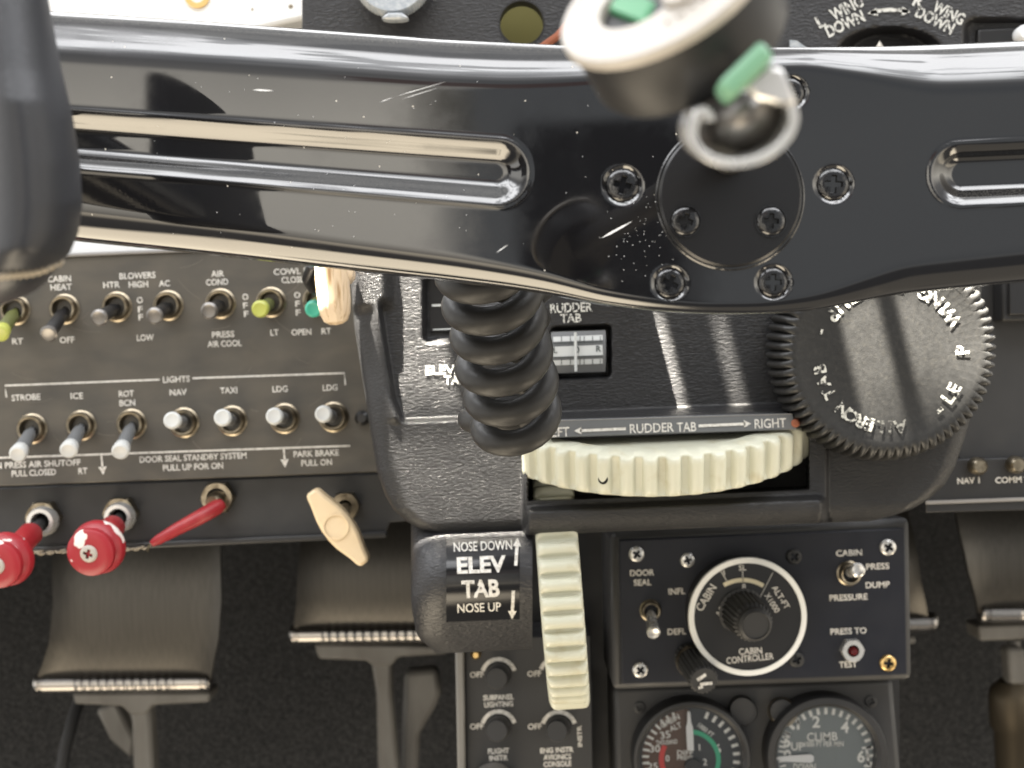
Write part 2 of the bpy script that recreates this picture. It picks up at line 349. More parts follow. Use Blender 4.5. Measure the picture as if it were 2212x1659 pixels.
# lettering -----------------------------------------------------------
_glyph = {}
def glyphs(s, bold=.012):
    if (s, bold) in _glyph: return _glyph[(s, bold)]
    c = bpy.data.curves.new('t', 'FONT'); c.body = s; c.size = 1; c.offset = bold; c.resolution_u = 3
    o = bpy.data.objects.new('t', c); COL.objects.link(o)
    dg = bpy.context.evaluated_depsgraph_get(); dg.update()
    me = bpy.data.meshes.new_from_object(o.evaluated_get(dg))
    v = np.array([(p.co.x, p.co.y) for p in me.vertices]).reshape(-1, 2); f = [tuple(p.vertices) for p in me.polygons]
    bpy.data.objects.remove(o); bpy.data.curves.remove(c); bpy.data.meshes.remove(me)
    _glyph[(s, bold)] = (v, f); return v, f
_cap = glyphs('H'); CAPH = _cap[0][:, 1].max()-_cap[0][:, 1].min()
class Ink:
    """flat writing and marks laid on a surface: sheet coordinates, then depth by the surface function"""
    def __init__(s, depth): s.v = []; s.f = []; s.d = depth
    def raw(s, px, py, f):
        n = len(s.v); y = s.d(px, py) if callable(s.d) else np.full(len(px), s.d)
        s.v += [tuple(q) for q in P(px, py, y)]; s.f += [tuple(i+n for i in q) for q in f]
    def text(s, t, cx, cy, h, w=None, rot=2.4, bold=.012):
        v, f = glyphs(t, bold); v = v.copy(); x0, x1 = v[:, 0].min(), v[:, 0].max()
        k = h/CAPH; kx = k if w is None else w/(x1-x0)
        x = (v[:, 0]-(x0+x1)/2)*kx; y = v[:, 1]*k-h/2
        c, sn = math.cos(R_(rot)), math.sin(R_(rot))
        s.raw(cx+x*c-y*sn, cy-(x*sn+y*c), f); return s
    def arc(s, t, cx, cy, r, a0, step, h, inward=False, sy=1., bold=.012):
        """letters round a circle, a0 and step in degrees, counter-clockwise positive"""
        for i, ch in enumerate(t):
            if ch == ' ': continue
            a = a0+step*i; rot = (a+90) if inward else (a-90)
            s.text(ch, cx+r*math.cos(R_(a)), cy-sy*r*math.sin(R_(a)), h, None, rot, bold)
        return s
    def line(s, pts, w):
        """ribbon of width w through sheet points"""
        p = np.array(pts, float); n = len(p); L = []; Rr = []
        for i in range(n):
            t = p[min(i+1, n-1)]-p[max(i-1, 0)]; t /= np.hypot(*t); nn = np.array([-t[1], t[0]])*w/2
            L.append(p[i]+nn); Rr.append(p[i]-nn)
        q = np.array(L+Rr); s.raw(q[:, 0], q[:, 1], [(i, i+1, n+i+1, n+i) for i in range(n-1)]); return s
    def dense(s, a, b, w, n=12):
        return s.line([(a[0]+(b[0]-a[0])*i/n, a[1]+(b[1]-a[1])*i/n) for i in range(n+1)], w)
    def poly(s, pts):
        q = np.array(pts, float); s.raw(q[:, 0], q[:, 1], [tuple(range(len(q)))]); return s
    def arrow(s, a, b, w, head):
        a = np.array(a, float); b = np.array(b, float); t = (b-a)/np.hypot(*(b-a)); nn = np.array([-t[1], t[0]])
        s.dense(a, b-t*head*.8, w); s.poly([b, b-t*head+nn*head*.5, b-t*head-nn*head*.5]); return s
    def arcline(s, cx, cy, r, a0, a1, w, n=24):
        return s.line([(cx+r*math.cos(R_(a0+(a1-a0)*i/n)), cy-r*math.sin(R_(a0+(a1-a0)*i/n))) for i in range(n+1)], w)
    def build(s, parent, m='ink', name='lettering', label=None):
        return build(name, s.v, s.f, m, parent, smooth=0, label=label)

# screws --------------------------------------------------------------
def cross_r(th, L, w):
    t = abs(((th+math.pi/4) % (math.pi/2))-math.pi/4)
    return L/math.cos(t) if L*math.tan(t) <= w else w/math.sin(t)
def screw(parent, c, r, m, rot=0., axis=(0, -1, 0), name='screw', dome=.25, slot=.58, label=None):
    a, u, w = frame(axis); c = Vector(c); n = 64; v = []; f = []
    rings = [lambda th: (r, -.3*r), lambda th: (r, dome*r*.3), lambda th: (.9*r, dome*r*.75), lambda th: (.75*r, dome*r),
             lambda th: (cross_r(th+rot, slot*r, .19*r), dome*r), lambda th: (cross_r(th+rot, slot*r, .19*r)*.93, dome*r*.7),
             lambda th: (cross_r(th+rot, slot*r, .19*r)*.7, -.5*r), lambda th: (.0001, -.6*r)]
    for g in rings:
        for k in range(n):
            th = 2*math.pi*k/n; rr, t = g(th); v.append(c + a*t + (u*math.cos(th)+w*math.sin(th))*rr)
    for i in range(len(rings)-1):
        for k in range(n): f.append((i*n+k, i*n+(k+1) % n, (i+1)*n+(k+1) % n, (i+1)*n+k))
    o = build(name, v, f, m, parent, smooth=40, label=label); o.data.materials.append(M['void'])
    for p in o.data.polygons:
        if p.index >= 5*n: p.material_index = 1  # recess faces coloured near black in place of their shade
    return o
def hexnut(c, axis, r, h, hole):
    a, u, w = frame(axis); c = Vector(c); v = []; f = []; n = 48
    def hr(th): t = (th % (math.pi/3))-math.pi/6; return r*math.cos(math.pi/6)/math.cos(t)
    prof = [(hr, 0), (hr, h*.8), (lambda th: min(hr(th), r*.88), h), (lambda th: hole, h), (lambda th: hole, 0)]
    for g, t in prof:
        for k in range(n):
            th = 2*math.pi*k/n; v.append(c+a*t+(u*math.cos(th)+w*math.sin(th))*g(th))
    m = len(prof)
    for i in range(m):
        j = (i+1) % m
        for k in range(n): f.append((i*n+k, i*n+(k+1) % n, j*n+(k+1) % n, j*n+k))
    return v, f

BACK = (0, -1, 0)
# ================================================================== the cockpit shell
def plate(name, poly, y0, y1, m, parent=None, bevel=.0006, **k):
    v, f = prism(poly, y0, y1); return build(name, v, f, m, parent, smooth=35, bevel=bevel, **k)
def LV(*uv): return [(u, float(til(u, v))) for u, v in uv]
def disc_hole(cx, cy, r, poly_r, y0, y1, n=96):
    """plate whose outline is given as a radius function round a round hole"""
    v = []; f = []
    for (k_, yy) in ((0, y0), (1, y0), (1, y1), (0, y1)):
        for i in range(n):
            th = 2*math.pi*i/n; rr = poly_r(th) if k_ else r
            p = P(cx+rr*math.cos(th), cy+rr*math.sin(th), y0); v.append((p[0], yy, p[2]))
    for a in range(4):
        b = (a+1) % 4
        for i in range(n): f.append((a*n+i, a*n+(i+1) % n, b*n+(i+1) % n, b*n+i))
    return v, f
def rectr(x0, x1, y0, y1, cx, cy):
    def g(th):
        c, s = math.cos(th), math.sin(th)
        a = ((x1-cx) if c > 0 else (x0-cx))/c if abs(c) > 1e-9 else 1e9
        b = ((y1-cy) if s > 0 else (y0-cy))/s if abs(s) > 1e-9 else 1e9
        return min(a, b)
    return g

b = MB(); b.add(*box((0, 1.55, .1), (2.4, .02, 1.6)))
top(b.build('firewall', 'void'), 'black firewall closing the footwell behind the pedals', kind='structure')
b = MB(); vv = [(-1, .70, -.52), (1, .70, -.52), (1, 1.02, -.36), (-1, 1.02, -.36), (1, 1.54, .1), (-1, 1.54, .1)]
b.add(vv, [(0, 1, 2, 3), (3, 2, 4, 5)])
top(b.build('floor', 'carpet', smooth=0), 'charcoal carpet on the sloping footwell floor', kind='structure')
b = MB(); v, f = prism([(-300, -400), (2500, -400), (2500, 1090), (-300, 1140)], .66, .68); b.add(v, f)  # unseen backing added to keep world light out from the front
b.add(*box((0, 1.1, .0), (2.4, .9, .012)))  # unseen board added to shade the footwell
top(b.build('light_block_wall', 'void', smooth=0), 'black light-blocking backing added behind the instrument panels', kind='structure')

# ---- white panel, upper corner
r_ = thing('white_panel', 'white enamelled panel above the switch panel, partly behind the yoke', 'panel', V3(350, 300, .60))
pl = [(-120, -120), (715, -120), (715, -20)] + [(690+25*math.cos(a), 5+28*math.sin(a)) for a in np.linspace(0, 1.5, 6)] + [(560, 62), (540, 540), (-120, 540+26)]
plate('plate', pl, .596, .612, 'white', r_, bevel=.002)
v, f = ringlathe(V3(427, -8, .596), BACK, [(.0035, 0), (.006, 0), (.006, .0012), (.0035, .0012)], 32); build('grommet', v, f, 'gold', r_)
for px, py, a in ((628, 14, 5), (545, 20, 3)):
    v, f = lathe(V3(px, py, .596), BACK, [(.0001, .0), (a*SC(.6), 0), (a*SC(.6)*.7, .0004), (.0001, .0004)], 7); build('paint_chip', v, f, 'nickel', r_)

# ---- leather covered panel with the round hole
r_ = thing('leather_panel', 'black leather covered panel with a round hole, behind the yoke rim', 'panel', V3(1000, 60, .55))
v, f = disc_hole(1127, 50, 47, rectr(652, 1480, -140, 330, 1127, 50), .55, .558); build('cover', v, f, 'leather_fine', r_, bevel=.0006)
v, f = ringlathe(V3(1127, 50, .5502), BACK, [(47*SC(.55), -.001), (50*SC(.55), -.001), (50*SC(.55), .0006), (47*SC(.55), .0006)], 64); build('hole_rim', v, f, 'black', r_)
v, f = prism([(1040, -40), (1215, -40), (1215, 140), (1040, 140)], .585, .588); build('primer_plate', v, f, 'primer', r_)
v, f = tube([V3(1160, 110, .546), V3(1185, 92, .545), V3(1205, 78, .545), V3(1225, 55, .546)], 9*SC(.545), 10); o = build('rust_coloured_cord', v, f, 'rust')
top(o, 'short rust coloured cord end on the leather beside the pale disc', 'cord')

# ---- frosted knob
r_ = thing('scalloped_knob', 'frosted clear knob with a scalloped rim on the black leather', 'knob', V3(852, -36, .53))
def scal(th, i, r): return r*(1+(.012*math.cos(th*72) if i in (2, 3) else 0))
v, f = lathe(V3(852, -36, .548), BACK, [(.5*87*SC(.53), 0), (.9*87*SC(.53), .004), (87*SC(.53), .006), (87*SC(.53), .010), (.92*87*SC(.53), .0125), (.35*87*SC(.53), .011), (.0001, .0105)], 216, scal)
build('knob_body', v, f, 'clear', r_)
v, f = prism([(822, 38), (838, 26), (868, 26), (884, 38), (868, 42), (838, 42)], .534, .54); build('finger_notch', v, f, 'clear', r_, bevel=.001)

# ---- leather panel with the wing legends
U, VV = np.meshgrid(np.linspace(1560, 2420, 175), np.linspace(-140, 330, 95))
def wing_y(px, py):
    px = np.asarray(px, float); py = np.asarray(py, float)
    e = np.hypot((px-1922)/112, (py-112)/54); d = .016*(1-sst(e, .72, 1.05))
    d = d + .006*rrect(px, py, 2078, 2700, 36, 500, 30, 14)
    return .55 + d
r_ = thing('wing_trim_panel', 'black leather panel lettered for wing down trim with an oval hollow', 'panel', V3(1920, 80, .55))
build('cover', P(U, VV, wing_y(U, VV)).reshape(-1, 3), gridfaces(95, 175), 'leather_fine', r_, smooth=60)
k = Ink(lambda a, b_: wing_y(a, b_)-.0004)
k.text('L', 1772, 46, 25, None, 27, .03); k.text('WING', 1828, 17, 25, 74, 27, .03); k.text('DOWN', 1825, 51, 25, 88, 25, .03)
k.text('R', 1985, 3, 25, None, -24, .03); k.text('WING', 2050, 27, 25, 72, -27, .03); k.text('DOWN', 2020, 43, 25, 88, -27, .03)
k.build(r_, 'ink_worn')
k = Ink(lambda a, b_: wing_y(a, b_)-.0004)
pts = [(1880, 28), (1900, 23), (1922, 21), (1944, 22), (1962, 25)]; k.line(pts, 8)
k.poly([(1874, 29), (1893, 17), (1897, 35)]); k.poly([(1968, 26), (1949, 14), (1947, 34)]); k.build(r_, 'ink_worn', 'double_arrow')
k = Ink(.549); k.poly([(1900, 88), (1913, 108), (1889, 108)]); k.build(r_, 'ink', 'index_mark')
v, f = prism([(2112, 62), (2235, 56), (2400, 54), (2400, 100), (2112, 104)], .553, .56); build('dark_insert', v, f, 'black', r_, bevel=.001)
v, f = lathe(V3(2206, 78, .553), BACK, [(.004, 0), (.004, .004), (.0028, .006), (.0001, .006)], 24); build('white_button', v, f, 'white', r_)
v, f = prism([(1706, 86), (1722, 88), (1744, 104), (1706, 104)], .549, .5495); build('pale_strip', v, f, 'clear', r_)

# ================================================================== control yoke
YY = .30
_tp = np.array([(-60, 12), (120, 25), (400, 44), (700, 66), (950, 85), (1220, 98), (1450, 103), (1720, 102), (1900, 101), (2037, 96), (2212, 88), (2560, 74)], float)
_bt = np.array([(-60, 492), (165, 517), (420, 543), (560, 558), (750, 580), (950, 602), (1100, 620), (1200, 635), (1300, 656), (1400, 669), (1520, 677), (1640, 677), (1760, 670), (1850, 652), (1950, 633), (2212, 607), (2560, 585)], float)
def smoothi(x, a):
    s = np.zeros_like(x, dtype=float)
    offs = np.linspace(-80, 80, 33); w = np.exp(-(offs/38)**2); w /= w.sum()
    for o_, ww in zip(offs, w): s += ww*np.interp(x+o_, a[:, 0], a[:, 1])
    return s
def capsule(px, py, x0, y0, x1, y1, r):
    dx, dy = x1-x0, y1-y0; t = np.clip(((px-x0)*dx+(py-y0)*dy)/(dx*dx+dy*dy), 0, 1)
    return np.hypot(px-x0-t*dx, py-y0-t*dy)/r
YSC = [(1345, 400, 38), (1800, 398, 37), (1447, 612, 34), (1670, 610, 34), (1706, 200, 34)]
def yoke_y(px, py):
    tpx = smoothi(px, _tp); btx = smoothi(px, _bt)
    Rt = smoothi(px, np.array(list(zip([-60, 700, 1100, 1300, 1500, 1740, 1880, 2010, 2150, 2560], [112, 110, 104, 84, 62, 50, 78, 112, 116, 116])), float))
    Rb = smoothi(px, np.array(list(zip([-60, 165, 700, 1000, 1150, 1300, 1500, 1660, 1800, 1950, 2212, 2560], [84, 82, 68, 60, 50, 34, 26, 28, 44, 74, 80, 80])), float))
    h = np.zeros_like(px, dtype=float)
    for d, Rr in ((py-tpx, Rt), (btx-py, Rb)):
        q = np.clip(1-d/Rr, 0, 1); q2 = np.clip((q-.80)/.20, 0, 1); h -= Rr*SC(YY)*(.41*q*q + .22*(1-np.sqrt(np.clip(1-q2*q2, 0, 1))))
    g = capsule(px, py, -200, 274, 1072, 372, np.interp(px, [0, 1072], [60, 69])); h -= .0030*(1-sst(g, .26, 1.0)) - .0003*np.exp(-((g-1.04)/.07)**2)
    g = capsule(px, py, 2078, 377, 2700, 350, 66); h -= .0032*(1-sst(g, .34, 1.0)) - .0003*np.exp(-((g-1.04)/.07)**2)
    for x, y, r in YSC:
        h -= .0008*(1-sst(np.hypot(px-x, py-y)/r, .92, 1.14))
    return YY - h
yk = thing('control_yoke', 'glossy black control yoke bar with grooved arms and a round hub cap', 'control yoke', V3(1577, 424, YY))
nc, nr = 520, 150
px = np.linspace(-60, 2560, nc)[None, :].repeat(nr, 0); t = np.linspace(0, 1, nr)
t = .5-.5*np.cos(np.pi*t)*(.55)-.45*.5*(1-2*t); t = (t-t[0])/(t[-1]-t[0])
py = smoothi(px[0], _tp)[None, :]*(1-t[:, None]) + smoothi(px[0], _bt)[None, :]*t[:, None]
yy_ = yoke_y(px, py); g = P(px, py, yy_)
rows = [g]
def skirt(row, dz, dys): return [row + np.array([0, dy, s_*dz]) for dy, s_ in dys]
up = [r + 0 for r in skirt(g[0], -1, ((.016, .0022), (.012, .0008), (.006, .0)))]
dn = skirt(g[-1], 1, ((.006, .0), (.012, .0008), (.016, .0022)))
full = np.concatenate([np.array(up), g, np.array(dn)], 0)
v = full.reshape(-1, 3); nrf = full.shape[0]; f = gridfaces(nrf, nc)
f += [((nrf-1)*nc+j, (nrf-1)*nc+j+1, j+1, j) for j in range(nc-1)]
f += [tuple(i*nc for i in range(nrf)), tuple(i*nc+nc-1 for i in range(nrf))]
build('bar', v, f, 'gloss', yk, smooth=50)
for i, (x, y, r) in enumerate(YSC):
    screw(yk, V3(x, y, float(yoke_y(np.array([x*1.]), np.array([y*1.]))[0])-.0002), r*.90*SC(YY), 'gloss_screw', rot=[.25, .1, .5, .05, .4][i], dome=.16, slot=.60)
rc = 154*SC(YY); hc = V3(1577, 424, YY)
v, f = lathe(hc, BACK, [(rc, -.002), (rc, .0006), (rc-.0006, .0011), (rc*.6, .0012), (.0001, .0012)], 128); cap_ = build('hub_cap', v, f, 'satin', yk, smooth=25)
v, f = ringlathe(hc, BACK, [(rc+.0001, -.002), (rc+.0009, -.002), (rc+.0008, .0003), (rc+.0004, .0006)], 128); build('cap_rim', v, f, 'gloss_screw', yk)
for x, y, a in ((1480, 478, .3), (1665, 478, .1)):
    screw(cap_, V3(x, y, YY-.00115), 31*SC(YY), 'gloss_screw', rot=a, dome=.22, slot=.54)
    v, f = ringlathe(V3(x, y, YY-.0012), BACK, [(31.5*SC(YY), -.0003), (36*SC(YY), -.0003), (35*SC(YY), .0004), (32.2*SC(YY), .0004)], 64); build('screw_seat', v, f, 'gloss_screw', cap_)
v, f = tube([V3(1465, 330, .311), V3(1465, 330, .311)+Vector((0, .36, 0))], .008, 32); build('column_shaft', v, f, 'steel', yk)
bb = MB()
def scratch(a, b, w):
    a = np.array(a, float); b = np.array(b, float); t_ = (b-a)/np.hypot(*(b-a)); n_ = np.array([-t_[1], t_[0]])*w/2
    q = [a, (a*.7+b*.3)+n_, (a*.3+b*.7)+n_*.8, b, (a*.3+b*.7)-n_*.8, (a*.7+b*.3)-n_]; q = np.array(q)
    yy = yoke_y(q[:, 0], q[:, 1])-.00015; p = P(q[:, 0], q[:, 1], yy); bb.add(p, [tuple(range(6))])
scratch((1298, 515), (1366, 478), 5); scratch((545, 194), (592, 196), 4); scratch((855, 208), (965, 176), 1.5); scratch((868, 214), (945, 190), 1.3)
scratch((1072, 546), (1098, 528), 2); scratch((820, 221), (850, 210), 1.5)
for i in range(115):
    if i < 62: x, y = RNG.normal(1395, 38), RNG.normal(500, 62)
    else: x, y = RNG.uniform(300, 1300), RNG.uniform(140, 560)
    if (x-1577)**2+(y-424)**2 < 160**2: continue
    a = RNG.uniform(0, 3.1); l = RNG.uniform(.8, 2.6); scratch((x, y), (x+l*math.cos(a), y+l*math.sin(a)), RNG.uniform(.8, 1.8))
bb.build('paint_scratches', 'white', yk, smooth=0)

# leather grip on the arm's end
sec = np.array([(-140, -100, 84), (-40, -96, 98), (60, -94, 116), (150, -92, 133), (250, -90, 157), (350, -88, 173), (440, -86, 178), (500, -86, 170), (545, -85, 152), (580, -84, 126), (596, -83, 108),
                (600, -83, 110), (625, -80, 82), (645, -74, 44), (660, -60, 0), (668, -40, -30)], float)
gp = MB(); yc = .226; n = 40; rings = []
tt = np.linspace(-140, 668, 80)
def gsec(y):
    l = np.interp(y, sec[:, 0], sec[:, 1]); r = np.interp(y, sec[:, 0], sec[:, 2]); return (l+r)/2, (r-l)/2
for y in tt:
    c, rx = gsec(y); q = np.linspace(0, 2*np.pi, n, endpoint=False)
    p = P(c+rx*np.cos(q), np.full(n, y), yc+(.026)*np.sin(q)*min(1, rx/120)); rings.append(p)
gp.add(np.concatenate(rings), [(i*n+k_, i*n+(k_+1) % n, (i+1)*n+(k_+1) % n, (i+1)*n+k_) for i in range(79) for k_ in range(n)] + [tuple(range(n)), tuple(79*n+k_ for k_ in range(n))])
grip = gp.build('grip', 'grip', yk)
v, f = tube([V3(5, 260, .305), V3(5, 270, .27), V3(10, 300, .228)], .0105, 24); build('horn_neck', v, f, 'gloss_screw', yk)
st = MB()
for i in range(15):
    x = -60+i*13.5; y = 597 - .10*max(0, x) - (max(0, x-60)/70)**2*16
    pp = []
    for dx, dy, o_ in ((-5, 5, 0), (0, 0, .0007), (5, -5, 0)):
        c, rx = gsec(y+dy); q = (x+dx-c)/rx
        if abs(q) >= .99: continue
        pp.append(P(x+dx, y+dy, yc-(.026)*math.sqrt(1-q*q)*min(1, rx/120)-o_-.0002))
    if len(pp) == 3: st.add(*tube(pp, .00045, 6))
st.build('stitching', 'thread', grip)

# ================================================================== barrel clamp in the foreground
ca = Vector(CR*.483) + Vector((0, .62, 0)) + Vector(CU*-.619); ca.normalize()
la = (Vector(CR*.788)+Vector(CU*.616)); la = (la-ca*la.dot(ca)).normalized(); sa = ca.cross(la)
if sa.dot(Vector(CU)) > 0: sa = -sa
d0 = .165; s0 = SC(d0); C0 = V3(1428, -25, d0); RB = 243*s0
cl = thing('barrel_clamp', 'black barrel with pale disc top, green insert and curled steel clip above the yoke', 'clamp', C0)
v, f = lathe(C0+ca*.0010, ca, [(RB*.93, 0), (RB*.95, .0008), (RB*.95, .0084), (RB*.9, .0096), (.0001, .0096)], 72); 
build('barrel', v, f, 'barrel', cl)
def dpt(al, be, up_=0): return C0+la*(al*s0)+sa*(be*s0)-ca*up_
def inv(dx, dy): return ((dx*.489-.382*dy)/.62, (.788*dy+.616*dx)/.62)
hx, hy = inv(-45, 22); bx, by = inv(40, 38)
n = 96; v = []; f = []
for R0, al, be, h_ in ((243, 0, 0, -.0010), (243, 0, 0, .0), (238, 0, 0, .0004), (221, 0, 0, .0004), (218, 0, 0, .00025), (97, hx, hy, .00025), (94, hx, hy, -.0010)):
    for k_ in range(n): a = 2*math.pi*k_/n; v.append(dpt(al+R0*math.cos(a), be+R0*math.sin(a), h_))
for i in range(7):
    j = (i+1) % 7
    for k_ in range(n): f.append((i*n+k_, i*n+(k_+1) % n, j*n+(k_+1) % n, j*n+k_))
disc = build('disc_plate', v, f, 'disc', cl)
em = MB()
for i, a in enumerate(np.linspace(50, 115, 7)):
    for dx in ((-5, 5) if i % 2 else (0,)):
        q = [(dx-2.5, -9), (dx+2.5, -9), (dx+2.5, 9), (dx-2.5, 9)]; ar = R_(a); vv = []
        for hh in (.0002, .0006):
            for x, y in q:
                r = 150+y; t_ = ar - x/150; vv.append(dpt(r*math.cos(t_), r*math.sin(t_), hh))
        em.add(vv, [(0, 1, 2, 3), (4, 5, 6, 7), (0, 1, 5, 4), (1, 2, 6, 5), (2, 3, 7, 6), (3, 0, 4, 7)])
em.build('embossed_marks', 'disc', disc)
v, f = lathe(dpt(bx, by, 0), -ca, [(46*s0, -.001), (46*s0, .0008), (38*s0, .0012), (24*s0, .0012), (22*s0, .0004), (.0001, .0004)], 40); build('boss', v, f, 'disc', disc)
v, f = lathe(dpt(bx, by, .0004), -ca, [(13*s0, 0), (13*s0, .0010), (8*s0, .0014), (.0001, .0014)], 24); build('boss_pin', v, f, 'steel', disc)
gi = MB()
v = []
for (al, be), h_ in zip([inv(*q) for q in ((-118, 24), (-38, 96), (10, 34), (-70, -60))], (-.0036,)*4): v.append(dpt(al, be, h_))
for (al, be), h_ in zip([inv(*q) for q in ((-108, 26), (-44, 84), (-22, 20), (-76, -50))], (.0002, -.0001, -.0006, -.0003)): v.append(dpt(al, be, h_))
gi.add(v, [(0, 1, 2, 3), (4, 5, 6, 7), (0, 1, 5, 4), (1, 2, 6, 5), (2, 3, 7, 6), (3, 0, 4, 7)]); gi.build('green_insert', 'green', cl, bevel=.0003)
v, f = tube([C0+ca*.008, V3(1577, 340, .300)], .0045, 20); build('mount_stem', v, f, 'barrel', cl)
# green tab on the barrel's flank
def obox(c, ax, ay, az):
    v = [c+ax*i+ay*j+az*k_ for i in (-1, 1) for j in (-1, 1) for k_ in (-1, 1)]
    return v, [(0, 1, 3, 2), (4, 5, 7, 6), (0, 1, 5, 4), (2, 3, 7, 6), (0, 2, 6, 4), (1, 3, 7, 5)]
dg = 0.1533; sg = SC(dg)
def scr(dx, dy): return Vector(CR*dx) - Vector(CU*dy)
v, f = obox(V3(1606, 160, dg), scr(48, -47)*sg, scr(15, 19)*sg, Vector((0, .0024, 0))); build('green_tab', v, f, 'palegreen', cl, bevel=.0008)
v, f = prism([(1606, 186), (1664, 138), (1694, 148), (1724, 222), (1688, 226), (1640, 214)], 0.1529, 0.1541); build('clip_plate', v, f, 'steel', cl, bevel=.0005)
pts = []
rx, ry, ro = 112, 82, R_(18)
for a in np.linspace(152, 405, 60):
    x, y = rx*math.cos(R_(a)), -ry*math.sin(R_(a)); pts.append((1606+x*math.cos(ro)+y*math.sin(ro), 268-x*math.sin(ro)+y*math.cos(ro)))
pts = [(1534, 262), (1532, 248), (1522, 240), (1508, 244)] + pts[2:]
pts = np.array(pts); tg = np.gradient(pts, axis=0); tg /= np.hypot(tg[:, 0], tg[:, 1])[:, None]; nn = np.stack([-tg[:, 1], tg[:, 0]], 1)*10.5
v = []; f = []; n = len(pts)
for (sgn, dy) in ((1, 0), (-1, 0), (-1, .0088), (1, .0088)):
    q = pts+nn*sgn; p = P(q[:, 0], q[:, 1], 0.1553); p[:, 1] += dy; p = p + dy*np.array(CU)*.25; v += [tuple(z) for z in p]
for a in range(4):
    b_ = (a+1) % 4
    for i in range(n-1): f.append((a*n+i, a*n+i+1, b_*n+i+1, b_*n+i))
f += [(0, n, 2*n, 3*n), (n-1, 2*n-1, 3*n-1, 4*n-1)]
build('spring_clip', v, f, 'steel', cl, bevel=.0003)
v, f = lathe((0, 0, 0), (0, 0, 1), [(max(.0001, math.sin(a)), -math.cos(a)) for a in np.linspace(0, math.pi, 20)], 36)
e1 = scr(82, -26)*SC(0.1634); e2 = scr(18, 60)*SC(0.1634); e3 = Vector((0, .0064, 0)); cc = V3(1600, 262, 0.1634)
build('clip_ball', [cc+e1*p[0]+e2*p[1]+e3*p[2] for p in v], f, 'dark_steel', cl)

# ================================================================== coiled cord
def helix(A0, A1, r, turns, ph0, sgn, n_per=26, pw=0.):
    A0, A1 = Vector(A0), Vector(A1); d = (A1-A0).normalized(); e1 = Vector((1, 0, 0)); e1 = (e1-d*e1.dot(d)).normalized(); e2 = d.cross(e1)
    if e2.y > 0: e2 = -e2
    e1 = e1*.99+d*.10
    m = int(turns*n_per); out = []
    for i in range(m+1):
        t_ = i/m; ph = ph0+sgn*2*math.pi*turns*t_; rj = r*(1+.03*math.sin(ph*.37+1))
        tt_ = t_*(1-pw)+pw*t_*t_; out.append(A0+(A1-A0)*tt_+e1*math.cos(ph)*rj+e2*math.sin(ph)*rj)
    return out
rh = 80*SC(.386)
h1 = helix(V3(1022, 425, .345), V3(1121, 938, .408), rh, 7.75, 0.2, 1, pw=.16)
h2 = helix(V3(1086, 935, .432), V3(1102, 500, .436), rh, 7.3, .2+2*math.pi*7.75+.9, 1)
mid = [h1[-1]*(1-s_)+h2[0]*s_+Vector((0, 0, -.004*math.sin(math.pi*s_))) for s_ in (.33, .66)]
path = h1+mid+h2
cd = thing('coiled_cord', 'thick black coiled cord hanging below the yoke bar', 'cord', V3(1110, 900, .40))
v, f = tube(path, 29.6*SC(.386), 18); build('coil', v, f, 'rubber', cd)
# ================================================================== trim pedestal cover
PY = .50
_lf = np.array([(520, 748), (575, 756), (690, 765), (816, 785), (917, 800), (1008, 815), (1058, 832), (1090, 850), (1118, 880), (1136, 912), (1148, 945), (1158, 990)], float)
_rt = np.array([(520, 2120), (640, 2122), (880, 2110), (940, 2098), (1000, 2080), (1050, 2062), (1085, 2042), (1115, 2008), (1136, 1970), (1150, 1925), (1158, 1880)], float)
_rc = np.array([(500, 815), (655, 812), (700, 818), (773, 829), (850, 841), (905, 862)], float)
def ped_y(px, py):
    u = np.asarray(px, float); v = unt(u, py)
    l = np.interp(v, _lf[:, 0], _lf[:, 1]); r = np.interp(v, _rt[:, 0], _rt[:, 1]); dn = 1158-v
    h = np.zeros_like(u)
    for d, Rr in ((u-l, 42), (r-u, 34), (dn, 40)):
        q = np.clip(1-d/Rr, 0, 1); h = np.minimum(h, -(1-np.sqrt(1-q**2*.98))*Rr*SC(PY)*1.1)
    # flange channel along the near edge, then the sunk panel with the legends
    rl = np.interp(v, _rc[:, 0], _rc[:, 1])
    h -= .0065*sst(u, rl+2, rl+17)*(1-sst(v, 893, 906))*(1-(1-sst(v, 628, 664))*(1-sst(u, 822, 862)))
    h += .0022*np.exp(-((u-rl+6)/13.)**2)*(1-sst(v, 890, 910))*sst(v, 640, 670)
    h -= .0035*(1-sst(u, l+36, l+62))*sst(v, 640, 668)*(1-sst(v, 740, 905))
    h -= .0075*rrect(u, v, 910, 1120, 560, 736, 16, 14)
    h -= .0055*rrect(u, v, 942, 1100, 560, 705, 14, 7)
    h -= .0105*rrect(u, v, 1188, 1322, 708, 826, 12, 8)
    # wheel bay stands a little proud, with its slot and lip
    h += .0045*rrect(u, v, 1126, 1792, 905, 1400, 10, 9)
    h += .0080*rrect(u, v, 1128, 1788, 1094, 1400, 22, 16)
    h -= .040*rrect(u, v, 1140, 1748, 955, 1084, 4, 6)
    return PY-h
pd = thing('trim_pedestal', 'black leather-grained trim pedestal lettered rudder tab, around the cream wheel slot', 'pedestal', V3(1440, 900, PY))
nr, nc = 230, 460
vv = np.linspace(520, 1157.9, nr); g = np.zeros((nr, nc, 3))
for i, v_ in enumerate(vv):
    u = np.linspace(np.interp(v_, _lf[:, 0], _lf[:, 1]), np.interp(v_, _rt[:, 0], _rt[:, 1]), nc)
    p_ = til(u, v_); g[i] = P(u, p_, ped_y(u, p_))
bk = g.copy(); bk[..., 1] = .56
